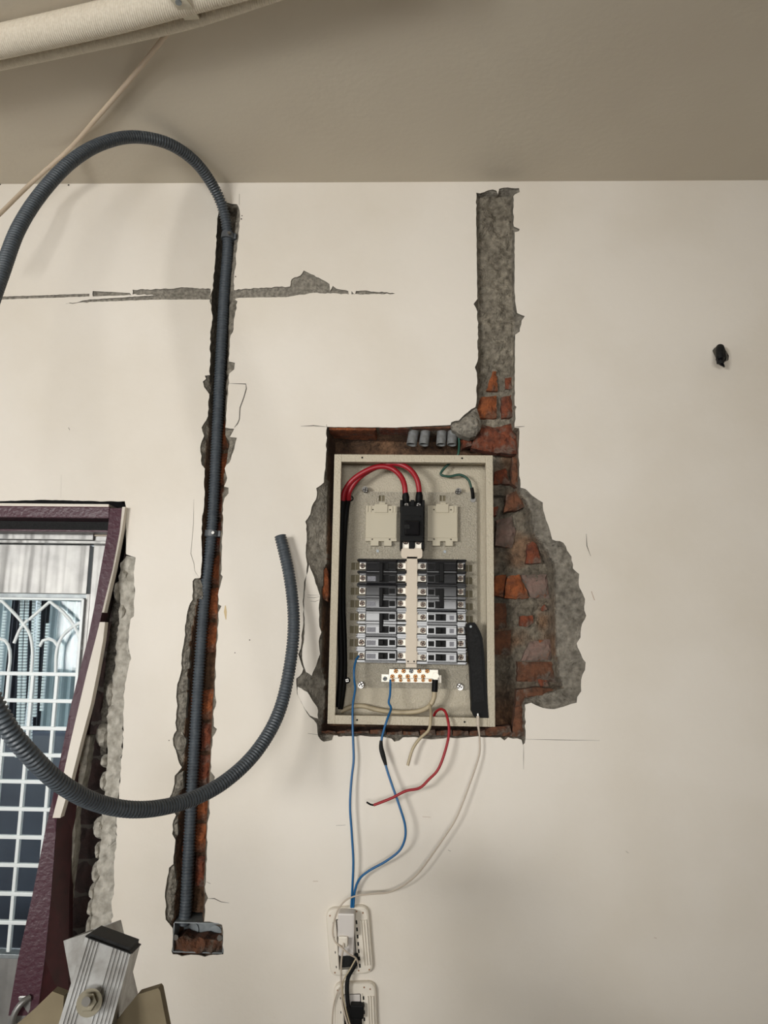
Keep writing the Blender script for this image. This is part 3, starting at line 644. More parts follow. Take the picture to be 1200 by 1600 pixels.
# rough mortar stick along the jamb's back edge
ms = [(1150, 122, 140), (1200, 116, 132), (1260, 108, 120), (1275, 100, 116), (1330, 101, 113), (1400, 93, 106), (1450, 88, 101), (1512, 78, 97)]
V = []; mb = MB(); out = [(l+R.uniform(-1.5, 1.5), y) for y, l, r in ms]; outr = [(r+R.uniform(-1.5, 1.5), y) for y, l, r in ms][::-1]
lump(outr+out[::-1] if False else out+[(82, 1504), (88, 1516), (91, 1505)]+outr, .0, .03, .004, seed=31).build('mortar_stick', M_foam, fr)
mb = MB(); p0 = P(33, 1572, -.075)
mb.tube([p0+Vector((.012, .004, .012)), p0+Vector((.004, -.004, .008)), p0+Vector((-.006, -.008, -.008)), p0+Vector((-.01, -.006, -.03)), p0+Vector((-.012, .0, -.06))], .005, n=10)
mb.box(p0+Vector((-.01, .004, -.03)), p0+Vector((.014, .014, .014)), bev=.003)
mb.build('catch', M_steel, fr)

# ================================================================== PLASTIC CONDUIT
CP = [(287, 1444, .026), (290, 1425, .022), (294, 1350, .019), (302, 1200, .017), (311, 1050, .016), (321, 920, .016), (331, 830, .016), (337, 720, .016), (345, 560, .014), (351, 450, .012), (356, 380, .008), (353, 346, -.002), (345, 316, -.02), (330, 286, -.05), (304, 252, -.10), (262, 224, -.16), (210, 214, -.21), (160, 224, -.26), (112, 252, -.31), (66, 300, -.35), (30, 355, -.39), (5, 420, -.43), (-28, 520, -.49), (-60, 680, -.55), (-66, 850, -.59), (-45, 1000, -.60), (5, 1125, -.58), (50, 1183, -.55), (100, 1228, -.50), (160, 1257, -.43), (220, 1265, -.37), (290, 1252, -.29), (350, 1222, -.22), (400, 1175, -.16), (435, 1115, -.11), (453, 1040, -.075), (459, 970, -.052), (452, 900, -.034), (438, 838, -.024)]
PIT = .0056
def corr(L, t):
    u = (L/PIT) % 1.0; return .0112 if .2 < u < .74 else .0089
cnd = MB().tube([P(*p) for p in CP], .0112, n=18, rf=corr, sub=PIT/6, cap=False)
e0 = P(*CP[-1]); e1 = P(*CP[-2]); ax = (e0-e1).normalized()
cnd.tube([e0-ax*.05, e0-ax*.02, e0], .0088, n=18, cap=False, sub=.01); cnd.cyl(e0-ax*.03, ax, .0088, .001, 18, mi=1)
tagit(cnd.build('corrugated_conduit', [M_conduit, M_dark]), 'long grey corrugated plastic conduit looping out of the left wall chase', 'conduit')
for (x, y, Y, lb) in ((356, 370, .005, 'grey plastic clip round conduit near the top of the chase'), (331, 834, .014, 'grey plastic clip round conduit halfway down the chase')):
    c = P(x, y, Y); a, b = P(x-1.5, y+14, Y), P(x+1.5, y-14, Y); ax = (b-a).normalized()
    th = thing('conduit_clip', lb, 'clip', c, 'conduit clips')
    mb = MB().cyl(c-ax*.006, ax, .0138, .012, 24); mb.build('band', M_clip, th)
    MB().cyl(c+Vector((.006, -.0125, 0)), (0, -1, 0), .0035, .004, 12, .0028).build('screw_head', M_screw, th)
    MB().box(c+Vector((.006, -.004, -.006)), c+Vector((.018, .030, .006)), bev=.0015).build('tab', M_clip, th)

# ================================================================== STEEL BOX AT THE FOOT OF THE CHASE
jb = thing('junction_box', 'small galvanised steel outlet box set in wall under the conduit', 'box', P(308, 1490, .01))
mb = MB(); a = P(271, 1441, .0); b = P(348, 1491, .0)
mb.box((a.x, .002, a.z), (b.x, .054, a.z-.002)); mb.box((a.x, .002, a.z), (a.x+.0016, .054, b.z)); mb.box((b.x-.0016, .002, a.z), (b.x, .054, b.z)); mb.box((a.x, .052, a.z), (b.x, .055, b.z)); mb.box((a.x, .002, b.z), (b.x, .054, b.z+.0016))
mb.build('box_shell', M_gal, jb)
for x, y in ((300, 1452), (336, 1457)): MB().cyl(P(x, y, .051), (0, -1, 0), .0125, .0022, 24).build('knockout', M_gal, jb)
for x, y in ((275, 1464), (344, 1465)):
    MB().cyl(P(x, y, .006), (0, -1, 0), .0048, .003, 14).build('screw_ear', M_screw, jb)
lump([(271, 1470), (285, 1464), (300, 1471), (318, 1468), (333, 1472), (348, 1468), (350, 1493), (330, 1495), (300, 1493), (270, 1493)], .004, .040, .012, seed=77).build('mortar_fill', M_brick4, jb)

# ================================================================== PVC PIPE ENDS ABOVE THE PANEL
for i, (xt, xb, w) in enumerate(((650, 643, 16), (668, 662, 15), (692, 689, 15), (708, 706, 15))):
    top = P(xt, 668, .035)+Vector((0, .0, .02)); bot = P(xb, 695, .028); ax = (bot-top).normalized(); mb = MB()
    r = w*.00119/2*1.08; mb.cyl(top, ax, r, (bot-top).length, 20, cap=False); mb.cyl(top, ax, r*.82, (bot-top).length, 20, cap=False)
    n = 20; q = ax.to_track_quat('Z', 'Y'); V = [bot+q @ Vector((math.cos(2*math.pi*k/n)*rr, math.sin(2*math.pi*k/n)*rr, 0)) for rr in (r, r*.82) for k in range(n)]
    mb.add(V, [(k, (k+1) % n, n+(k+1) % n, n+k) for k in range(n)]); mb.cyl(bot-ax*.012, ax, r*.82, .0005, 20, mi=1)
    tagit(mb.build('pipe_stub', [M_pvc, M_dark]), ['leftmost of four grey pipe ends hanging above the breaker panel', 'second grey pipe end from the left above the breaker panel', 'third grey pipe end from the left above the breaker panel', 'rightmost grey pipe end beside the mortar lump and green wire'][i], 'pipe', 'grey pipe ends above the panel')

# ================================================================== BREAKER PANEL
pl = P(523, 709, -.004); pr = P(769, 712, -.004); bl = P(511, 1131, -.004); br = P(775, 1136, -.004)
X0, X1, Z1, Z0 = (pl.x+bl.x)/2, (pr.x+br.x)/2, (pl.z+pr.z)/2, (bl.z+br.z)/2
YFN, YBK, YPL = -.004, .072, .058
pan = thing('breaker_panel', 'open beige metal breaker panel with black circuit breakers set in the broken wall', 'electrical panel', ((X0+X1)/2, .0, Z0))
FL = .0138
mb = MB(); t = .0014
mb.box((X0+.001, YFN+.001, Z0+.001), (X0+.001+t, YBK, Z1-.001)); mb.box((X1-.001-t, YFN+.001, Z0+.001), (X1-.001, YBK, Z1-.001))
mb.box((X0+.001, YFN+.001, Z0+.001), (X1-.001, YBK, Z0+.001+t)); mb.box((X0+.001, YFN+.001, Z1-.001-t), (X1-.001, YBK, Z1-.001)); mb.box((X0+.001, YBK, Z0+.001), (X1-.001, YBK+t, Z1-.001))
mb.build('enclosure', M_panel, pan)
def flange(a, b):
    MB().box((a[0], YFN, a[1]), (b[0], YFN+.011, b[1]), bev=.0009).build('frame_flange', M_panel, pan)
flange((X0, Z0), (X0+FL, Z1)); flange((X1-FL, Z0), (X1, Z1)); flange((X0+FL, Z1-FL-.001), (X1-FL, Z1)); flange((X0+FL, Z0), (X1-FL, Z0+FL+.002))
for x, y in ((566, 715), (722, 716), (558, 1125), (726, 1128)):
    p = P(x, y, YFN); MB().cyl((p.x, YFN+.001, p.z), (0, -1, 0), .0019, .0013, 12).build('screw_hole', M_dark, pan)
# inner mounting plate with its row of slots cut through
q0, q1, q2, q3 = P(544, 768, YPL), P(743, 768, YPL), P(541, 1074, YPL), P(748, 1077, YPL)
px0, px1, pz1, pz0 = (q0.x+q2.x)/2, (q1.x+q3.x)/2, q0.z, (q2.z+q3.z)/2
ROWS_L = [884, 903.3, 923, 942.6, 963, 983, 1003.5, 1024.5]; ROWS_R = [884.5, 904, 924.5, 944.5, 964.3, 985, 1005.4, 1027]
holes = []
def rect2(x0, y0, x1, y1, Y):
    a, b = P(x0, y0, Y), P(x1, y1, Y); return [(a.x, a.z), (b.x, a.z), (b.x, b.z), (a.x, b.z)]
for i, y in enumerate(ROWS_L): holes.append(rect2(549-i*.45, y-5, 561.5-i*.3, y+6.5, YPL))
for i, y in enumerate(ROWS_R): holes.append(rect2(726.5+i*.2, y-2, 738+i*.3, y+9, YPL))
for x in (592, 687): holes.append(rect2(x, 774, x+9, 783, YPL))
mp = sheet([(px0, pz0), (px1, pz0), (px1, pz1), (px0, pz1)], holes, YPL, YPL+.004, mside=0)
mp.build('mounting_plate', M_plate, pan)
for h in holes:
    MB().box((h[0][0]-.002, .0628, h[0][1]+.002), (h[2][0]+.002, .066, h[2][1]-.002)).build('slot_back', M_slot, pan)
    MB().box(((h[0][0]+h[2][0])/2-.0008, .0605, h[0][1]), ((h[0][0]+h[2][0])/2+.0008, .063, h[2][1])).build('slot_rib', M_plate, pan)
# standoff bolts
def cross_screw(r, h):
    m = MB().cyl((0, 0, 0), (0, -1, 0), r, h*.6, 18, mi=1)
    for k in range(4):
        a0 = k*math.pi/2+.22; a1 = (k+1)*math.pi/2-.22; V = []
        ring = [(a0+(a1-a0)*j/4) for j in range(5)]
        V = [(math.cos(a)*r*.96, -h*.55, math.sin(a)*r*.96) for a in ring]+[(.26*r*math.cos((a0+a1)/2), -h*.55, .26*r*math.sin((a0+a1)/2))]
        V2 = [(math.cos(a)*r*.80, -h, math.sin(a)*r*.80) for a in ring]+[(.26*r*math.cos((a0+a1)/2), -h, .26*r*math.sin((a0+a1)/2))]
        m.add(V+V2, [(0, 1, 2, 3, 4, 5)]+[(6, 7, 8, 9, 10, 11)]+[(j, (j+1) % 6, 6+(j+1) % 6, 6+j) for j in range(6)])
    return m
SCREW = cross_screw(.0052, .0034).mesh('screw', [M_screw, M_recess]); TSCREW = cross_screw(.0056, .0036).mesh('terminal_screw', [M_tscrew, M_recess]); BSCREW = cross_screw(.0040, .003).mesh('brass_screw', [M_brass, M_recess]); GSCREW = cross_screw(.0040, .003).mesh('grey_screw', [M_gal, M_recess])
def screw(name, px, py, Y, parent, me=SCREW, sc=1.):
    o = link(name, me, parent, P(px, py, Y), (0, R.uniform(-.6, .6), 0)); o.scale = (sc, 1, sc); return o
for x, y in ((571, 766), (715.5, 768.5), (564.5, 1069), (718, 1072)):
    MB().cyl(P(x, y+1, YPL+.014), (0, -1, 0), .0062, .018, 16, .0058).build('standoff', M_screw, pan)
    screw('bolt', x, y, YPL-.006, pan, SCREW, 1.05)
for x, y in ((548, 779), (542.5, 1063)):
    mb = MB().cyl(P(x, y, YPL), (0, -1, 0), .006, .0012, 18); mb.build('washer', M_blackm, pan); screw('bolt', x, y, YPL-.0012, pan, SCREW, .75)
for x, y in ((590, 861), (695, 862)): MB().cyl(P(x, y, YPL), (0, -1, 0), .0028, .0012, 12).build('rivet', M_gal, pan)
# blank mounting bases either side of the main breaker
for x0, x1 in ((572, 619.5), (668, 715)):
    YB = .046; a = P(x0, 790, YB); b = P(x1, 853, YB); xa, xb, za, zb_ = a.x, b.x, a.z, b.z; w = xb-xa
    nh = [[(xa-.01, zb_+.009), (xa+w*.17, zb_+.009), (xa+w*.17, zb_-.01), (xa-.01, zb_-.01)], [(xa+w*.42, zb_+.009), (xa+w*.60, zb_+.009), (xa+w*.60, zb_-.01), (xa+w*.42, zb_-.01)], [(xa+w*.84, zb_+.009), (xb+.01, zb_+.009), (xb+.01, zb_-.01), (xa+w*.84, zb_-.01)]]
    for cx, cz in ((.22, .9), (.78, .9), (.22, .16), (.78, .16)):
        x, z = xa+w*cx, zb_+(za-zb_)*cz; nh.append([(x+.0016*math.cos(k*math.pi/4), z+.0016*math.sin(k*math.pi/4)) for k in range(8)])
    mb = sheet([(xa, zb_), (xb, zb_), (xb, za), (xa, za)], nh, YB, YPL, mside=0)
    mb.box((xa+.001, YB-.0016, zb_+.015), (xb-.001, YB, za-.0165), bev=.0006); mb.box((xa+w*.28, YB-.003, za-.014), (xa+w*.70, YB, za+.003), bev=.0008)
    for u in (.05, .15, .85, .95): mb.box((xa+w*u-.001, YB-.0022, za-.013), (xa+w*u+.001, YB, za-.001))
    mb.box((xa+w*.42, YPL-.004, za+.003), (xa+w*.62, YPL, za+.0085), bev=.0008)
    mb.build('blank_base', M_mount, pan)
# main breaker
mbk = MB().bpx(626, 790, 662, 846, .004, YPL, 0, .0015); mbk.bpx(625, 783, 663.5, 857, .022, YPL, 0, .001)
for x0, x1 in ((625, 629.5), (641.5, 647.5), (659.5, 663.5)): mbk.bpx(x0, 781, x1, 799, .008, YPL, 0, .0008)
for x0, x1 in ((625, 628.5), (640, 647.5), (658.5, 662.5)): mbk.bpx(x0, 843, x1, 857, .010, YPL, 0, .0008)
mbk.bpx(632, 805, 657, 808, .0015, .008, 0, .0006); mbk.bpx(631, 808, 643, 812, .002, .008); mbk.bpx(648, 808, 659, 812, .002, .008)
mbk.bpx(625.5, 837, 662.5, 839, .003, .01, 0, .0004)
main = mbk.build('circuit_breaker', M_blackm, pan); main['label'] = 'tall black main breaker at the top'
MB().bpx(632, 813, 656, 836, -.006, .005, 0, .003).build('toggle', M_black, main)
MB().bpx(632, 820, 640, 826, -.0064, -.004).build('print', M_rubber, main); MB().bpx(650, 821, 659, 833, .0033, .0045).build('print', M_tag if False else M_rubber, main)
for x in (635, 654): screw('terminal_screw', x, 789.5, .016, main, SCREW, .9)
for x in (634, 653.5):
    MB().bpx(x-5, 843, x+5, 857, .018, .022, 0, .0004).build('terminal_plate', M_nickel, main); screw('terminal_screw', x, 846.5, .0175, main, TSCREW, .95)
# branch breakers
def branch(col, rows, single):
    rr = ROWS_L if col == 'l' else ROWS_R; k = rows[0]; sl = (-.35 if col == 'l' else .12)*k
    if col == 'l': xo0, xo1, c0, c1, tl, tr = 559.5+sl, 635.5, 571.5+sl*.7, 620.5, (561.5+sl, 571.5+sl*.7), (620.5, 635.5)
    else: xo0, xo1, c0, c1, tl, tr = 651, 727.5+sl, 666.5, 714.5+sl*.5, (651, 666), (714.5+sl*.5, 724+sl)
    top, bot = rr[rows[0]]-9.6, rr[rows[-1]]+10.0; mb = MB()
    mb.bpx(c0, top, c1, bot, .012, YPL, 0, .0012)
    for r in rows:
        y = rr[r]
        mb.bpx(c0+.5, y-8.6, c1-.5, y+8.6, .005, .02, 0, .0016)                        # raised nose of each pole
        mb.bpx(c0+2, y-6, c1-2, y-4.6, .0038, .006, 0, .0004); mb.bpx(c0+1, y+6.3, c1-1, y+7.8, .0036, .006, 0, .0005)
        mb.bpx(xo0+2, y-6.4, xo1, y+5.6, .034, YPL, 0, .0006)                           # terminal shelf
    for y in [rr[r]+10 for r in rows[:-1]]+[top+1.2, bot-1.0]:
        mb.bpx(xo0, y-2.4, xo1, y+2.4, .017, YPL, 0, .0008)                              # barriers between the terminals
        if col == 'l': mb.bpx(xo0-1.5, y-1.6, xo0+3, y+.8, .022, .05, 0, .0005)
        else: mb.bpx(xo1-3, y-1.6, xo1+1.5, y+.8, .022, .05, 0, .0005)
    o = mb.build('circuit_breaker', M_black, pan)
    for r in rows:
        y = rr[r]
        for a, b in (tl, tr):
            inner = (col == 'l' and a > 600) or (col == 'r' and a < 690)
            MB().bpx(a+.6, y-4.4, b-.2, y+5, .027, .034, 0, .0005).build('terminal_plate', M_nickel, o)
            sx = (a+5.2 if col == 'l' else b-5.2) if inner else (a+b)/2
            screw('terminal_screw', sx, y, .0268, o, TSCREW, .88)
        if col == 'l':
            if single or r == rows[-1]: MB().bpx(574+sl*.6, y-3, 587, y+4.6, .0046, .0055).build('print', M_tag, o)
            MB().bpx(608, y-3.6, 617.5, y+4.6, .0047, .0055).build('print', M_blackm, o)
        else:
            if single: MB().bpx(702.5, y-2.5, 709.5, y+4.5, .0046, .0055).build('print', M_tag, o)
            MB().bpx(669, y-3.6, 678.5, y+4.6, .0047, .0055).build('print', M_blackm, o)
    y0, y1 = rr[rows[0]], rr[rows[-1]]
    tg = MB()
    if single:
        a, b = (591, 606) if col == 'l' else (680.5, 697)
        tg.bpx(a, y0-4.6, b, y0+5.6, .0040, .010, 0, .0008); tg.bpx(a+1, y0-3.6, (a+b)/2+1, y0+4.6, -.004, .008, 0, .0014)
    else:
        a, b = (592.5, 607.5) if col == 'l' else (680, 694)
        for r in rows: tg.bpx(a, rr[r]-5.5, b, rr[r]+6, .0042, .010, 0, .0006)
        h0, h1 = (592.5, 598.5) if col == 'l' else (687, 694)
        tg.bpx(h0, y0-5, h1, y1+5, -.005, .008, 0, .0015)
    tg.build('toggle', M_blackm, o)
for q in ((0, 1), (2, 3), (4, 5)): branch('l', q, False)
for q in ((6,), (7,)): branch('l', q, True)
for q in ((0, 1), (2, 3)): branch('r', q, False)
for q in ((4,), (5,), (6,), (7,)): branch('r', q, True)
# busbar cover: rounded T at the top, long strip down between the columns
YC = .012
def rr_(x0, y0, x1, y1, r, n=5):
    a, b = P(x0, y0, YC), P(x1, y1, YC); out = []
    for cx, cz, s in ((b.x-r, a.z-r, 0), (a.x+r, a.z-r, 1), (a.x+r, b.z+r, 2), (b.x-r, b.z+r, 3)):
        for k in range(n+1): t_ = s*math.pi/2+k*math.pi/2/n; out.append((cx+r*math.cos(t_), cz+r*math.sin(t_)))
    return out
mb = sheet(rr_(626.8, 856, 659.8, 873, .006), [rect2(638.5, 850, 647.5, 857.5, YC)], YC, YC+.004, mside=0)
mb.bpx(635, 870, 651.3, 1043, YC, YC+.004)
for i in range(8):
    for x in (634.2, 651.2): mb.bpx(x-.6, ROWS_L[i]-7, x+1.2, ROWS_L[i]+7, YC+.0012, YC+.03)
mb.build('busbar_cover', M_bus, pan)
for x in (637.5, 647): MB().cyl(P(x, 1033.5, YC), (0, -1, 0), .0015, .0008, 10).build('screw_hole', M_dark, pan)
MB().bpx(635.5, 1036.5, 651, 1037.1, YC-.0004, YC+.001).build('seam', M_line, pan)
# neutral bar
nb = MB().bpx(608, 1045.5, 685, 1060.5, .024, .048, 0, .001); nb.bpx(608, 1057, 686, 1067, .034, .05, 0, .0008); nb.bpx(596, 1054, 690, 1066.5, .048, .052, 0, .0006)
nbo = nb.build('neutral_bar', M_nickel, pan)
for i, x in enumerate((618.5, 630.5, 642.5, 655, 667.5)): screw('terminal_screw', x, 1048.5, .0238, nbo, GSCREW if i == 2 else BSCREW)
for i, x in enumerate((613, 625, 637, 649, 661)): screw('terminal_screw', x, 1057, .0238, nbo, BSCREW)
for i, x in enumerate((613, 625, 637.5, 648, 660, 671)): screw('terminal_screw', x+1, 1063, .0336, nbo, BSCREW, .8)
screw('terminal_screw', 601.5, 1060.5, .0476, nbo, GSCREW, 1.0)

# ================================================================== WIRES
def cable(name, mb, mats, label, group=None): return tagit(mb.build(name, mats), label, 'cable' if 'cable' in name else 'wire', group)
r1 = .0052
mb = wire([(536, 782, .036), (537, 772, .032), (546, 755, .026), (566, 739, .02), (592, 729, .018), (612, 732, .018), (626, 744, .014), (632, 758, .010), (633.5, 774, .010)], r1, n=14)
mb.tube([P(633.5, 770, .010), P(634, 777, .011), P(634.5, 784, .014)], .0062, n=14, mi=1, rf=lambda L, t: .0054+.002*math.sin(t*2.6))
mb.tube([P(536, 776, .036), P(535, 800, .04), P(533, 860, .045), P(531, 950, .048), P(533, 1040, .05), P(529, 1105, .05)], .0056, n=12, mi=1)
cable('power_cable', mb, [M_red, M_blackm], 'thick red cable curving to the left main breaker terminal')
mb = wire([(545, 781, .04), (545, 771, .034), (556, 752, .03), (576, 736, .026), (600, 726.5, .022), (620, 724.5, .018), (640, 733, .014), (651, 748, .010), (654.5, 762, .010), (655, 774, .010)], r1, n=14)
mb.tube([P(655, 769, .010), P(655, 777, .011), P(654.5, 784, .014)], .0062, n=14, mi=1, rf=lambda L, t: .0054+.002*math.sin(t*2.6))
mb.tube([P(545, 776, .040), P(541, 800, .05), P(537, 860, .056), P(536, 950, .056), P(538, 1000, .058), P(538, 1060, .058), P(532, 1108, .058)], .0052, n=12, mi=1)
cable('power_cable', mb, [M_red, M_blackm], 'thick red cable curving to the right main breaker terminal')
mb = wire([(716, 676, .03), (717.5, 695, .03), (715, 712, .03), (707, 720, .04), (694, 732, .045), (688.5, 741, .045), (700, 744.5, .045), (720, 742, .045), (732, 750, .045), (737, 764, .048)], .0024)
mb.tube([P(737, 762, .048), P(738.5, 770, .05), P(739, 779, .055)], .0036, mi=1); mb.cyl(P(739, 781, .058), (0, -1, 0), .0055, .003, 16, mi=2)
cable('ground_wire', mb, [M_green, M_blackm, M_screw], 'dark green wire bent from the pipe ends to the panel corner screw')
mb = MB().cyl(P(680.5, 1056, .022), (0, -1, 0), .0062, .003, 18, mi=2)
mb.bpx(677, 1056, 684, 1066, .02, .0225, 2, .0006); mb.tube([P(680, 1062, .019), P(679.5, 1070, .02), P(679, 1081, .02)], .0056, mi=1, n=12)
mb.tube([P(679, 1078, .02), P(678, 1090, .022), (P(671, 1103, .026)), P(655, 1111, .035), P(620, 1113, .045), P(590, 1109, .055), P(566, 1103, .06), P(550, 1104, .06), P(532, 1112, .06)], .0045, n=12)
cable('neutral_cable', mb, [M_beige, M_blackm, M_nickel], 'thick beige cable curling along the panel bottom to the silver bar')
cable('loose_wire', wire([(671, 1100, .024), (673, 1108, .012), (673, 1122, -.010), (670, 1140, -.016), (655, 1155, -.022), (645, 1170, -.026), (637, 1196, -.026)], .0026), M_beige, 'short thin beige wire hanging loose below the panel')
mb = wire([(676, 1126, .03), (680, 1114, .016), (688, 1108, .0), (695, 1111, -.012), (700, 1126, -.022), (701.5, 1145, -.028), (696, 1172, -.034), (684, 1203, -.038), (670, 1218, -.04), (656, 1231, -.042), (634, 1236, -.044), (612, 1247, -.045), (584, 1258, -.045)], .0024)
mb.tube([P(584, 1258, -.045), P(579, 1257, -.046), P(573, 1253.5, -.048)], .0016, mi=1)
cable('loose_wire', mb, [M_redthin, M_blackm], 'thin red wire hanging loose below the panel with black end')
mb = wire([(563, 1023, .028), (557, 1030, .02), (553.5, 1045, .012), (553.5, 1062, .008), (555, 1076, .002), (551.5, 1100, -.006), (551, 1130, -.012), (552, 1165, -.016), (552.5, 1188, -.018), (549, 1220, -.02), (547, 1260, -.022), (549.5, 1300, -.022), (552, 1345, -.022), (551, 1380, -.02), (549, 1418, -.014)], .0021)
cable('blue_wire', mb, M_blue, 'straight blue wire hanging from bottom left breaker to the outlet')
mb = wire([(610, 1062, .022), (609.5, 1085, .014), (607.5, 1098, .010), (611, 1106, .004), (606.5, 1120, -.010), (600, 1140, -.016), (596, 1160, -.02), (602, 1193, -.026), (612, 1225, -.03), (625, 1262, -.034), (633, 1290, -.034), (633, 1309, -.034), (625, 1328, -.032), (604, 1345, -.03), (576, 1361, -.026), (562, 1373, -.022), (555, 1390, -.018), (552, 1418, -.014)], .0021)
mb.tube([P(595.5, 1157, -.02), P(595.5, 1168, -.021), P(599, 1182, -.024), P(603, 1196, -.026)], .0036, mi=1, n=7, rf=lambda L, t: .0026+.0018*math.sin(math.pi*t))
cable('blue_wire', mb, [M_blue, M_rubber], 'wavy blue wire with black tape joint hanging to the outlet')

# black device with the white lead plugged into it
dv = thing('charging_device', 'slim black plastic device hanging inside the right of the panel', 'device', P(750, 1122, -.004))
pts = [(729, 976), (734, 972.5), (741.5, 972.5), (745, 977), (750, 986), (754, 997), (756.5, 1020), (762, 1100), (763.5, 1122), (742, 1121), (737, 1111), (734, 1040), (731, 1000)]
sheet(poly2(pts, -.006), [], -.006, .022, mside=0).build('body', M_blackm, dv)
sheet(poly2([(733, 985), (742, 980), (747, 990), (751, 1004), (757, 1095), (740, 1098)], -.0074), [], -.0074, -.005, mside=0).build('face', M_rubber, dv)
MB().cyl(P(735.5, 979, -.006), (0, -1, 0), .0022, .0012, 12).build('screw', M_gal, dv)
mb = MB().bpx(744.5, 1119, 749, 1134, -.018, -.013, 0, .001); mb.bpx(745.5, 1114.5, 748, 1119, -.017, -.014, 1, .0003)
mb.tube([P(747, 1133, -.0155), P(748, 1140, -.0155), P(749, 1147, -.0155)], .002, rf=lambda L, t: .0024-.0008*t)
mb.tube([P(749, 1145, -.0155), P(749.5, 1175, -.018), P(744, 1196, -.02), P(735, 1222, -.022), P(722, 1257, -.024), P(711, 1282, -.026), P(697, 1304, -.026), P(680, 1329, -.026), P(662, 1354, -.026), P(650, 1368, -.026), P(630, 1384, -.026), P(606, 1394.5, -.026), P(580, 1397, -.028), P(556, 1400, -.03), P(540, 1407, -.032), P(529, 1420, -.034), P(522, 1440, -.034), P(520, 1458, -.034), P(523, 1470, -.036), P(534, 1481, -.045), P(546, 1491, -.045), P(556, 1497, -.038), P(560, 1506, -.03)], .0014, n=8)
cable('charging_cable', mb, [M_white, M_screw], 'long white cable running from the black device down to the charger')

# ================================================================== OUTLETS AT THE BOTTOM
def outlet(name, px0, py0, px1, py1, lab, lower):
    o = thing(name, lab, 'outlet', P((px0+px1)/2, py1, 0), 'uncovered white outlets at the bottom')
    a, b = P(px0, py0, -.006), P(px1, py1, -.006); w, h = b.x-a.x, a.z-b.z; sk = P((px0+px1)/2, py1, 0).x-P((px0+px1)/2, py0, 0).x
    def RR(x0, z0, x1, z1, r, n=5):
        out = []
        for cx, cz, s in ((x1-r, z1-r, 0), (x0+r, z1-r, 1), (x0+r, z0+r, 2), (x1-r, z0+r, 3)):
            for k in range(n+1): t_ = (s+k/n)*math.pi/2; out.append((cx+r*math.cos(t_), cz+r*math.sin(t_)))
        return out
    mb = MB(); lay = [RR(a.x+d, b.z+d, b.x-d, a.z-d, .014-d*.6) for d in (0, 0, .0015, .004)]; ys = [0, -.006, -.0095, -.011]; n = len(lay[0])
    for k in range(3):
        mb.add([(x, ys[k], z) for x, z in lay[k]]+[(x, ys[k+1], z) for x, z in lay[k+1]], [(i, (i+1) % n, n+(i+1) % n, n+i) for i in range(n)], 0, k == 1)
    hx0, hx1, hz0, hz1 = a.x+w*.23, b.x-w*.36, b.z+h*.10, a.z-h*.16
    inner = RR(hx0, hz0, hx1, hz1, .002)
    f = sheet(lay[3], [inner], ys[3], -.001, mside=0); mb.add(f.v, f.f)
    mb.build('mounting_frame', M_whitep, o)
    MB().box((hx0-.001, -.0012, hz0-.001), (hx1+.001, .0, hz1+.001)).build('back', M_brick4 if False else M_rubber, o)
    # ribs and little fixing slots down the two rails
    rb = MB()
    for u in (.80, .86, .92):
        x = a.x+w*u; rb.box((x-.0009, -.0142, b.z+h*.14), (x+.0009, -.0108, a.z-h*.2), bev=.0004)
    rb.box((hx0-.003, -.0128, hz0), (hx0-.0008, -.0108, hz1), bev=.0005); rb.box((hx1+.0008, -.0128, hz0), (hx1+.003, -.0108, hz1), bev=.0005)
    rb.box((hx0+.004, -.0125, hz1+.003), (hx0+.014, -.0108, hz1+.007), bev=.0006)
    rb.build('rib', M_whitep, o)
    for k in range(7):
        MB().box((hx1+.0030, -.0114, hz0+(hz1-hz0)*(k+.1)/7), (hx1+.0056, -.0106, hz0+(hz1-hz0)*(k+.62)/7)).build('slot', M_dark, o)
        if k % 2 == 0: MB().box((hx0-.006, -.0112, hz0+(hz1-hz0)*(k+.3)/7), (hx0-.0045, -.0106, hz0+(hz1-hz0)*(k+.6)/7)).build('slot', M_dark, o)
    for ux, uz in ((.1, .9), (.72, .93), (.86, .9), (.12, .07), (.66, .07), (.9, .07)):
        MB().cyl((a.x+w*ux, -.0108, b.z+h*uz), (0, -1, 0), .0014, .0006, 10).build('screw_hole', M_brown, o)
    # receptacle body inside the frame
    zt_, zb2 = hz1-.002, hz0+(hz1-hz0)*(.26 if not lower else .74)
    MB().box((hx0+.0015, -.010, zb2), (hx1-.0015, -.001, zt_), bev=.001).build('receptacle', M_charger, o)
    o.rotation_euler = (0, rad(-6 if not lower else -3.5), 0)
    return o, (hx0, hx1, hz0, hz1)
ou, hu = outlet('wall_outlet', 519, 1415, 585, 1524, 'upper white outlet frame without cover holding a white charger', False)
ol, hl = outlet('wall_outlet', 527, 1533, 592, 1640, 'lower white outlet frame without cover, cut by the photo edge', True)
ch = thing('usb_charger', 'white plug-in charger in the upper outlet frame', 'charger', P(540, 1485, -.03))
a, b = P(528, 1427, -.036), P(553.5, 1466, -.036)
MB().box((a.x, -.036, b.z), (b.x, -.010, a.z), bev=.003).build('charger_body', M_charger, ch)
a2, b2 = P(529, 1465, -.032), P(552, 1497, -.032)
MB().box((a2.x, -.024, b2.z), (b2.x, -.010, a2.z+.004), bev=.002).build('charger_tail', M_charger, ch)
a3, b3 = P(528.5, 1463, -.04), P(543, 1481, -.04)
MB().box((a3.x, -.040, b3.z), (b3.x, -.026, a3.z), bev=.003).build('plug', M_whitep, ch)
cable('charger_cable', wire([(537, 1474, -.042), (536, 1484, -.044), (533.5, 1500, -.038), (533, 1530, -.03), (534, 1560, -.03), (538, 1582, -.03), (546, 1610, -.03)], .0016), M_white, 'white lead dropping from the charger past both outlets')
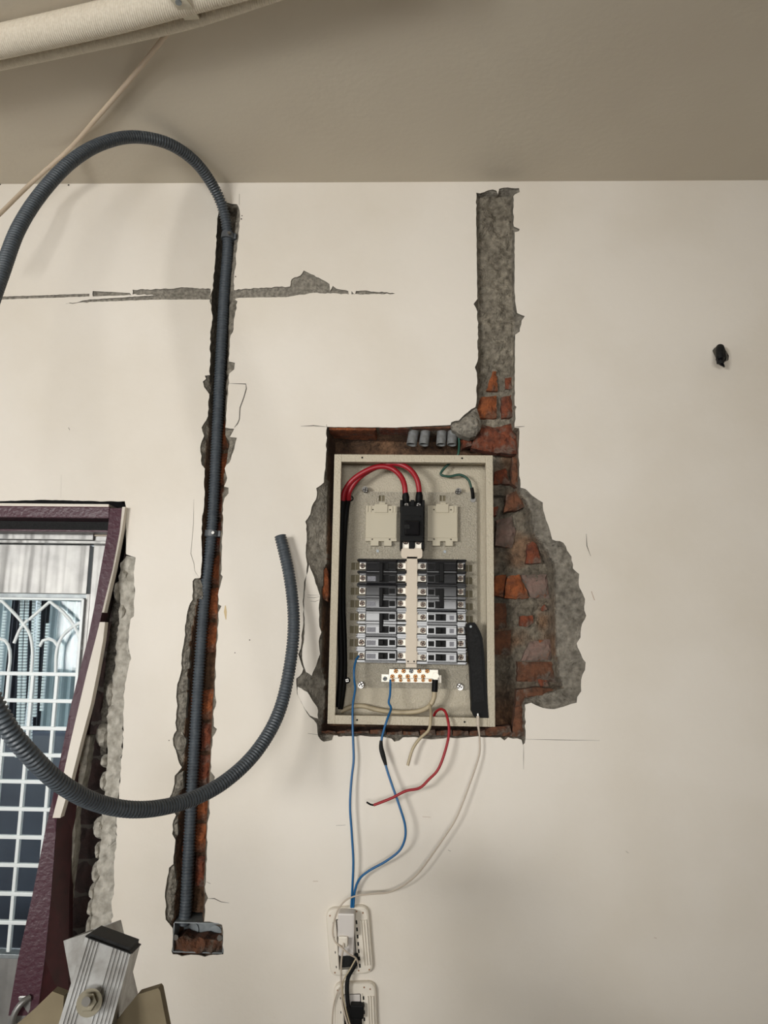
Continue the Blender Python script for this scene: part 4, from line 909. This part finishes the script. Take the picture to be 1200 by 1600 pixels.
cable('thin_cable', wire([(556, 1498, -.036), (546, 1516, -.036), (537, 1531, -.034), (535, 1545, -.030), (540, 1575, -.032), (548, 1605, -.032)], .0012), M_beige, 'thin pale lead slanting between the two outlets')
cable('thin_cable', wire([(534, 1540, -.024), (528, 1550, -.02), (522, 1568, -.016), (519.5, 1590, -.014), (519, 1612, -.014)], .0012), M_white, 'thin pale lead curving left of the lower outlet')
mb = wire([(556, 1490, -.014), (557, 1500, -.018), (552, 1512, -.02), (544, 1527, -.022), (542, 1545, -.022), (544, 1570, -.022), (549, 1590, -.022), (552, 1612, -.022)], .0036, n=9)
cable('taped_cable', mb, M_rubber, 'black taped cable running from the upper outlet down to the lower one')
bp = MB(); a, b = P(547.5, 1570, -.024), P(568, 1592, -.024); bp.box((a.x, -.026, b.z), (b.x, -.009, a.z), bev=.002)
a, b = P(549, 1590, -.024), P(563, 1612, -.024); bp.box((a.x, -.024, b.z), (b.x, -.009, a.z), bev=.002)
tagit(bp.build('power_plug', M_blackm), 'black plug pushed into the lower outlet', 'plug')

# ================================================================== BLACK STUB ON THE RIGHT
st = thing('cable_stub', 'short black taped cable end poking out of the right wall', 'cable', P(1125, 560, 0))
mb = MB().tube([P(1128, 560, .004), P(1127, 553, -.012), P(1125.5, 543, -.02), P(1125, 552, -.030), P(1125, 562, -.030), P(1126, 568, -.028)], .0075, n=14, rf=lambda L, t: .0086-.0016*t)
mb.build('stub', M_rubber, st)
mb = MB().tube([P(1125, 560, -.030), P(1126, 567, -.029), P(1132, 573.5, -.026)], .008, n=8, rf=lambda L, t: .0078*(1-t)+.0012); mb.build('tape_end', M_black, st)

# ================================================================== AIR-CONDITIONING PIPES ON THE CEILING
def pz(x, y, z): return PZ(x, y, z)
def cpipe(l, z, r, step):
    q = [pz(x, y, z) for x, y in l]; q = [q[0]+(q[0]-q[1])*1.5]+q+[q[-1]+(q[-1]-q[-2])*3]
    return MB().tube(q, r, n=26, sub=step)
tagit(cpipe([(0, 65), (100, 43), (190, 22), (300, -8)], CEIL-.027, .0235, .02).build('wrapped_pipe', M_wrap), 'thick white wrapped pipe along the ceiling at top left', 'pipe')
tagit(cpipe([(0, 96), (100, 75), (210, 51), (300, 29), (420, -10)], CEIL-.021, .0128, .02).build('wrapped_pipe', M_wrap), 'thinner white wrapped pipe running beside the thick ceiling pipe', 'pipe')
sp = thing('pipe_strap', 'white strap clamped across the two ceiling pipes', 'strap', pz(292, 20, CEIL-.05))
sk = [pz(262, -30, CEIL-.050), pz(272, -10, CEIL-.054), pz(288, 12, CEIL-.052), pz(299, 29, CEIL-.034), pz(304, 38, CEIL-.020), pz(307, 42, CEIL-.004)]
sk = resample(sk, .006); ax = (sk[-1]-sk[0]); sd_ = ax.cross(Vector((0, 0, 1))).normalized()*.0115; up = Vector((0, 0, .003)); n = len(sk)
V = []
for c in sk: V += [c+sd_, c-sd_, c-sd_+up, c+sd_+up]
mb = MB().add(V, [(4*i+k, 4*i+(k+1) % 4, 4*i+4+(k+1) % 4, 4*i+4+k) for i in range(n-1) for k in range(4)]+[(0, 1, 2, 3), (4*n-1, 4*n-2, 4*n-3, 4*n-4)], 0)
mb.build('band', M_strap, sp); MB().cyl(pz(279, 2, CEIL-.053), (0, 0, -1), .0045, .003, 14).build('screw_head', M_gal, sp)
c0 = pz(263, 50, CEIL-.02); c1 = pz(120, 210, CEIL-.012)
mb = MB().tube([c0, pz(205, 122, CEIL-.010), pz(155, 180, CEIL-.009), pz(105, 236, CEIL-.012), P(50, 285, -.10), P(0, 334, -.13), P(-60, 392, -.16)], .0041, n=12)
cable('ceiling_cable', mb, M_acable, 'pale cable slanting down from the wrapped ceiling pipe at left')

# ================================================================== STEPLADDER TOP
ld = thing('stepladder', 'aluminium stepladder top with black capped rail in front of the wall', 'ladder', P(150, 1620, -.72))
def rail(name, TL, TR, BL, BR, depth, m, ridges):
    """front quad in world space; section swept back along depth vector; ridged front"""
    mb = MB(); us = [0.0]; hs = [0.0]
    for u in ridges:
        us += [u-.012, u-.008, u+.008, u+.012]; hs += [0, .0016, .0016, 0]
    us.append(1.0); hs.append(0.0); V = []; nrm = -depth.normalized()
    nrm = (TR-TL).cross(BL-TL).normalized(); nrm = nrm if nrm.dot(depth) < 0 else -nrm
    for L_, R_ in ((TL, TR), (BL, BR)):
        for u, h in zip(us, hs): V.append(L_.lerp(R_, u)-nrm*h*-1)
        V.append(R_+depth); V.append(L_+depth)
    n = len(us)+2
    mb.add(V, [(i, (i+1) % n, n+(i+1) % n, n+i) for i in range(n)]+[tuple(range(n)), tuple(range(n, 2*n))[::-1]])
    return mb.build(name, m, ld)
TL, TR = P(133, 1464, -.72), P(204, 1491, -.72); BL, BR = P(98, 1579, -.745), P(180, 1598, -.745)
LK = TL.z/(TL.z-BL.z); BL = TL+(BL-TL)*LK; BR = BL+(TR-TL)
dep = (P(219, 1476, -.665)-TR)
rail('front_rail', TL, TR, BL, BR, dep, M_alu, [.08, .15, .22, .29, .62, .70, .78, .86, .93])
TLf, BLf = TL.copy(), BL.copy()
q = [P(132, 1464.5, -.722), P(205.5, 1491.5, -.722)]; upv = (TL-BL).normalized()
n_ = 5; f4 = [q[0]+upv*.004, q[1]+upv*.004, q[1]-upv*.003, q[0]-upv*.003]; b4 = [v+dep*1.04 for v in f4]
cap = MB().hexa(f4, b4); co = cap.build('end_cap', M_rubber, ld)
bm = bmesh.new(); bm.from_mesh(co.data); bmesh.ops.bevel(bm, geom=bm.edges[:], offset=.003, segments=2, affect='EDGES'); bm.to_mesh(co.data); bm.free()
# rear rail crossing behind, hollow end showing
TL, TR = P(99, 1470, -.655), P(150, 1453, -.655); BL, BR = P(108, 1520, -.67), P(160, 1503, -.67); BLx = TL+(BL-TL)*(TL.z/(TL.z-BL.z))
dep2 = P(189, 1437, -.60)-TR
mb = MB(); t = .0022; xv = (TR-TL).normalized()*t; dv2 = dep2.normalized()*t
Vt = [TL, TR, TR+dep2, TL+dep2]; Vi = [TL+xv+dv2, TR-xv+dv2, TR+dep2-xv-dv2, TL+dep2+xv-dv2]; ofs = BLx-TL
mb.add(Vt+[v+ofs for v in Vt]+Vi+[v+ofs for v in Vi], [(k, (k+1) % 4, 4+(k+1) % 4, 4+k) for k in range(4)]+[(8+k, 8+(k+1) % 4, 12+(k+1) % 4, 12+k) for k in range(4)]+[(k, (k+1) % 4, 8+(k+1) % 4, 8+k) for k in range(4)])
mb.build('rear_rail', M_alu, ld)
# the far pair of rails and the treads, on the side towards the camera (below the frame)
FT = TLf; FB = BLf; RTp = TL; RB = BLx; OFF = Vector((-.03, -.42, 0))
for T_, B_ in ((FT, FB), (RTp, RB)):
    a_ = T_.lerp(B_, .12)+OFF; b_ = B_+OFF; w_ = Vector((.04, 0, .012)); d_ = Vector((0, .024, 0))
    mb = MB().hexa([a_, a_+w_, b_+w_, b_], [a_+d_, a_+w_+d_, b_+w_+d_, b_+d_]); mb.build('front_rail' if T_ is FT else 'rear_rail', M_alu, ld)
for T_, B_ in ((FT, FB), (RTp, RB)):
    for k in range(4):
        c_ = T_.lerp(B_, .30+.19*k)
        MB().box((c_.x-.005, c_.y+OFF.y+.02, c_.z-.012), (c_.x+.075, c_.y+.005, c_.z+.012), bev=.003).build('tread', M_alu, ld)
# pivot bolt
bc = P(140, 1567, -.748); nv = (P(133, 1464, -.72)-P(204, 1491, -.72)).cross(P(133, 1464, -.72)-P(98, 1579, -.745)).normalized(); nv = nv if nv.y < 0 else -nv
MB().cyl(bc, nv, .0105, .002, 24).build('washer', M_bolt, ld); MB().cyl(bc+nv*.002, nv, .0070, .006, 6).build('nut', M_bolt, ld); MB().cyl(bc+nv*.008, nv, .0036, .008, 14).build('bolt', M_screw, ld)
def plate(px, Y, depth, nm='tread'):
    f = [P(x, y, Y) for x, y in px]; n = len(f); mb = MB(); g = [v+Vector(depth) for v in f]
    mb.add(f+g, [tuple(range(n)), tuple(range(n, 2*n))[::-1]]+[(i, (i+1) % n, n+(i+1) % n, n+i) for i in range(n)]); mb.build(nm, M_tan, ld)
plate([(20, 1606), (47, 1583), (82, 1549), (100, 1556), (98, 1579), (92, 1602), (88, 1640), (20, 1640)], -.735, (.0, .010, .0))
plate([(92, 1580), (140, 1598), (176, 1602), (215, 1554), (247, 1544), (250, 1548), (262, 1610), (262, 1660), (90, 1660)], -.715, (.0, .010, .0))
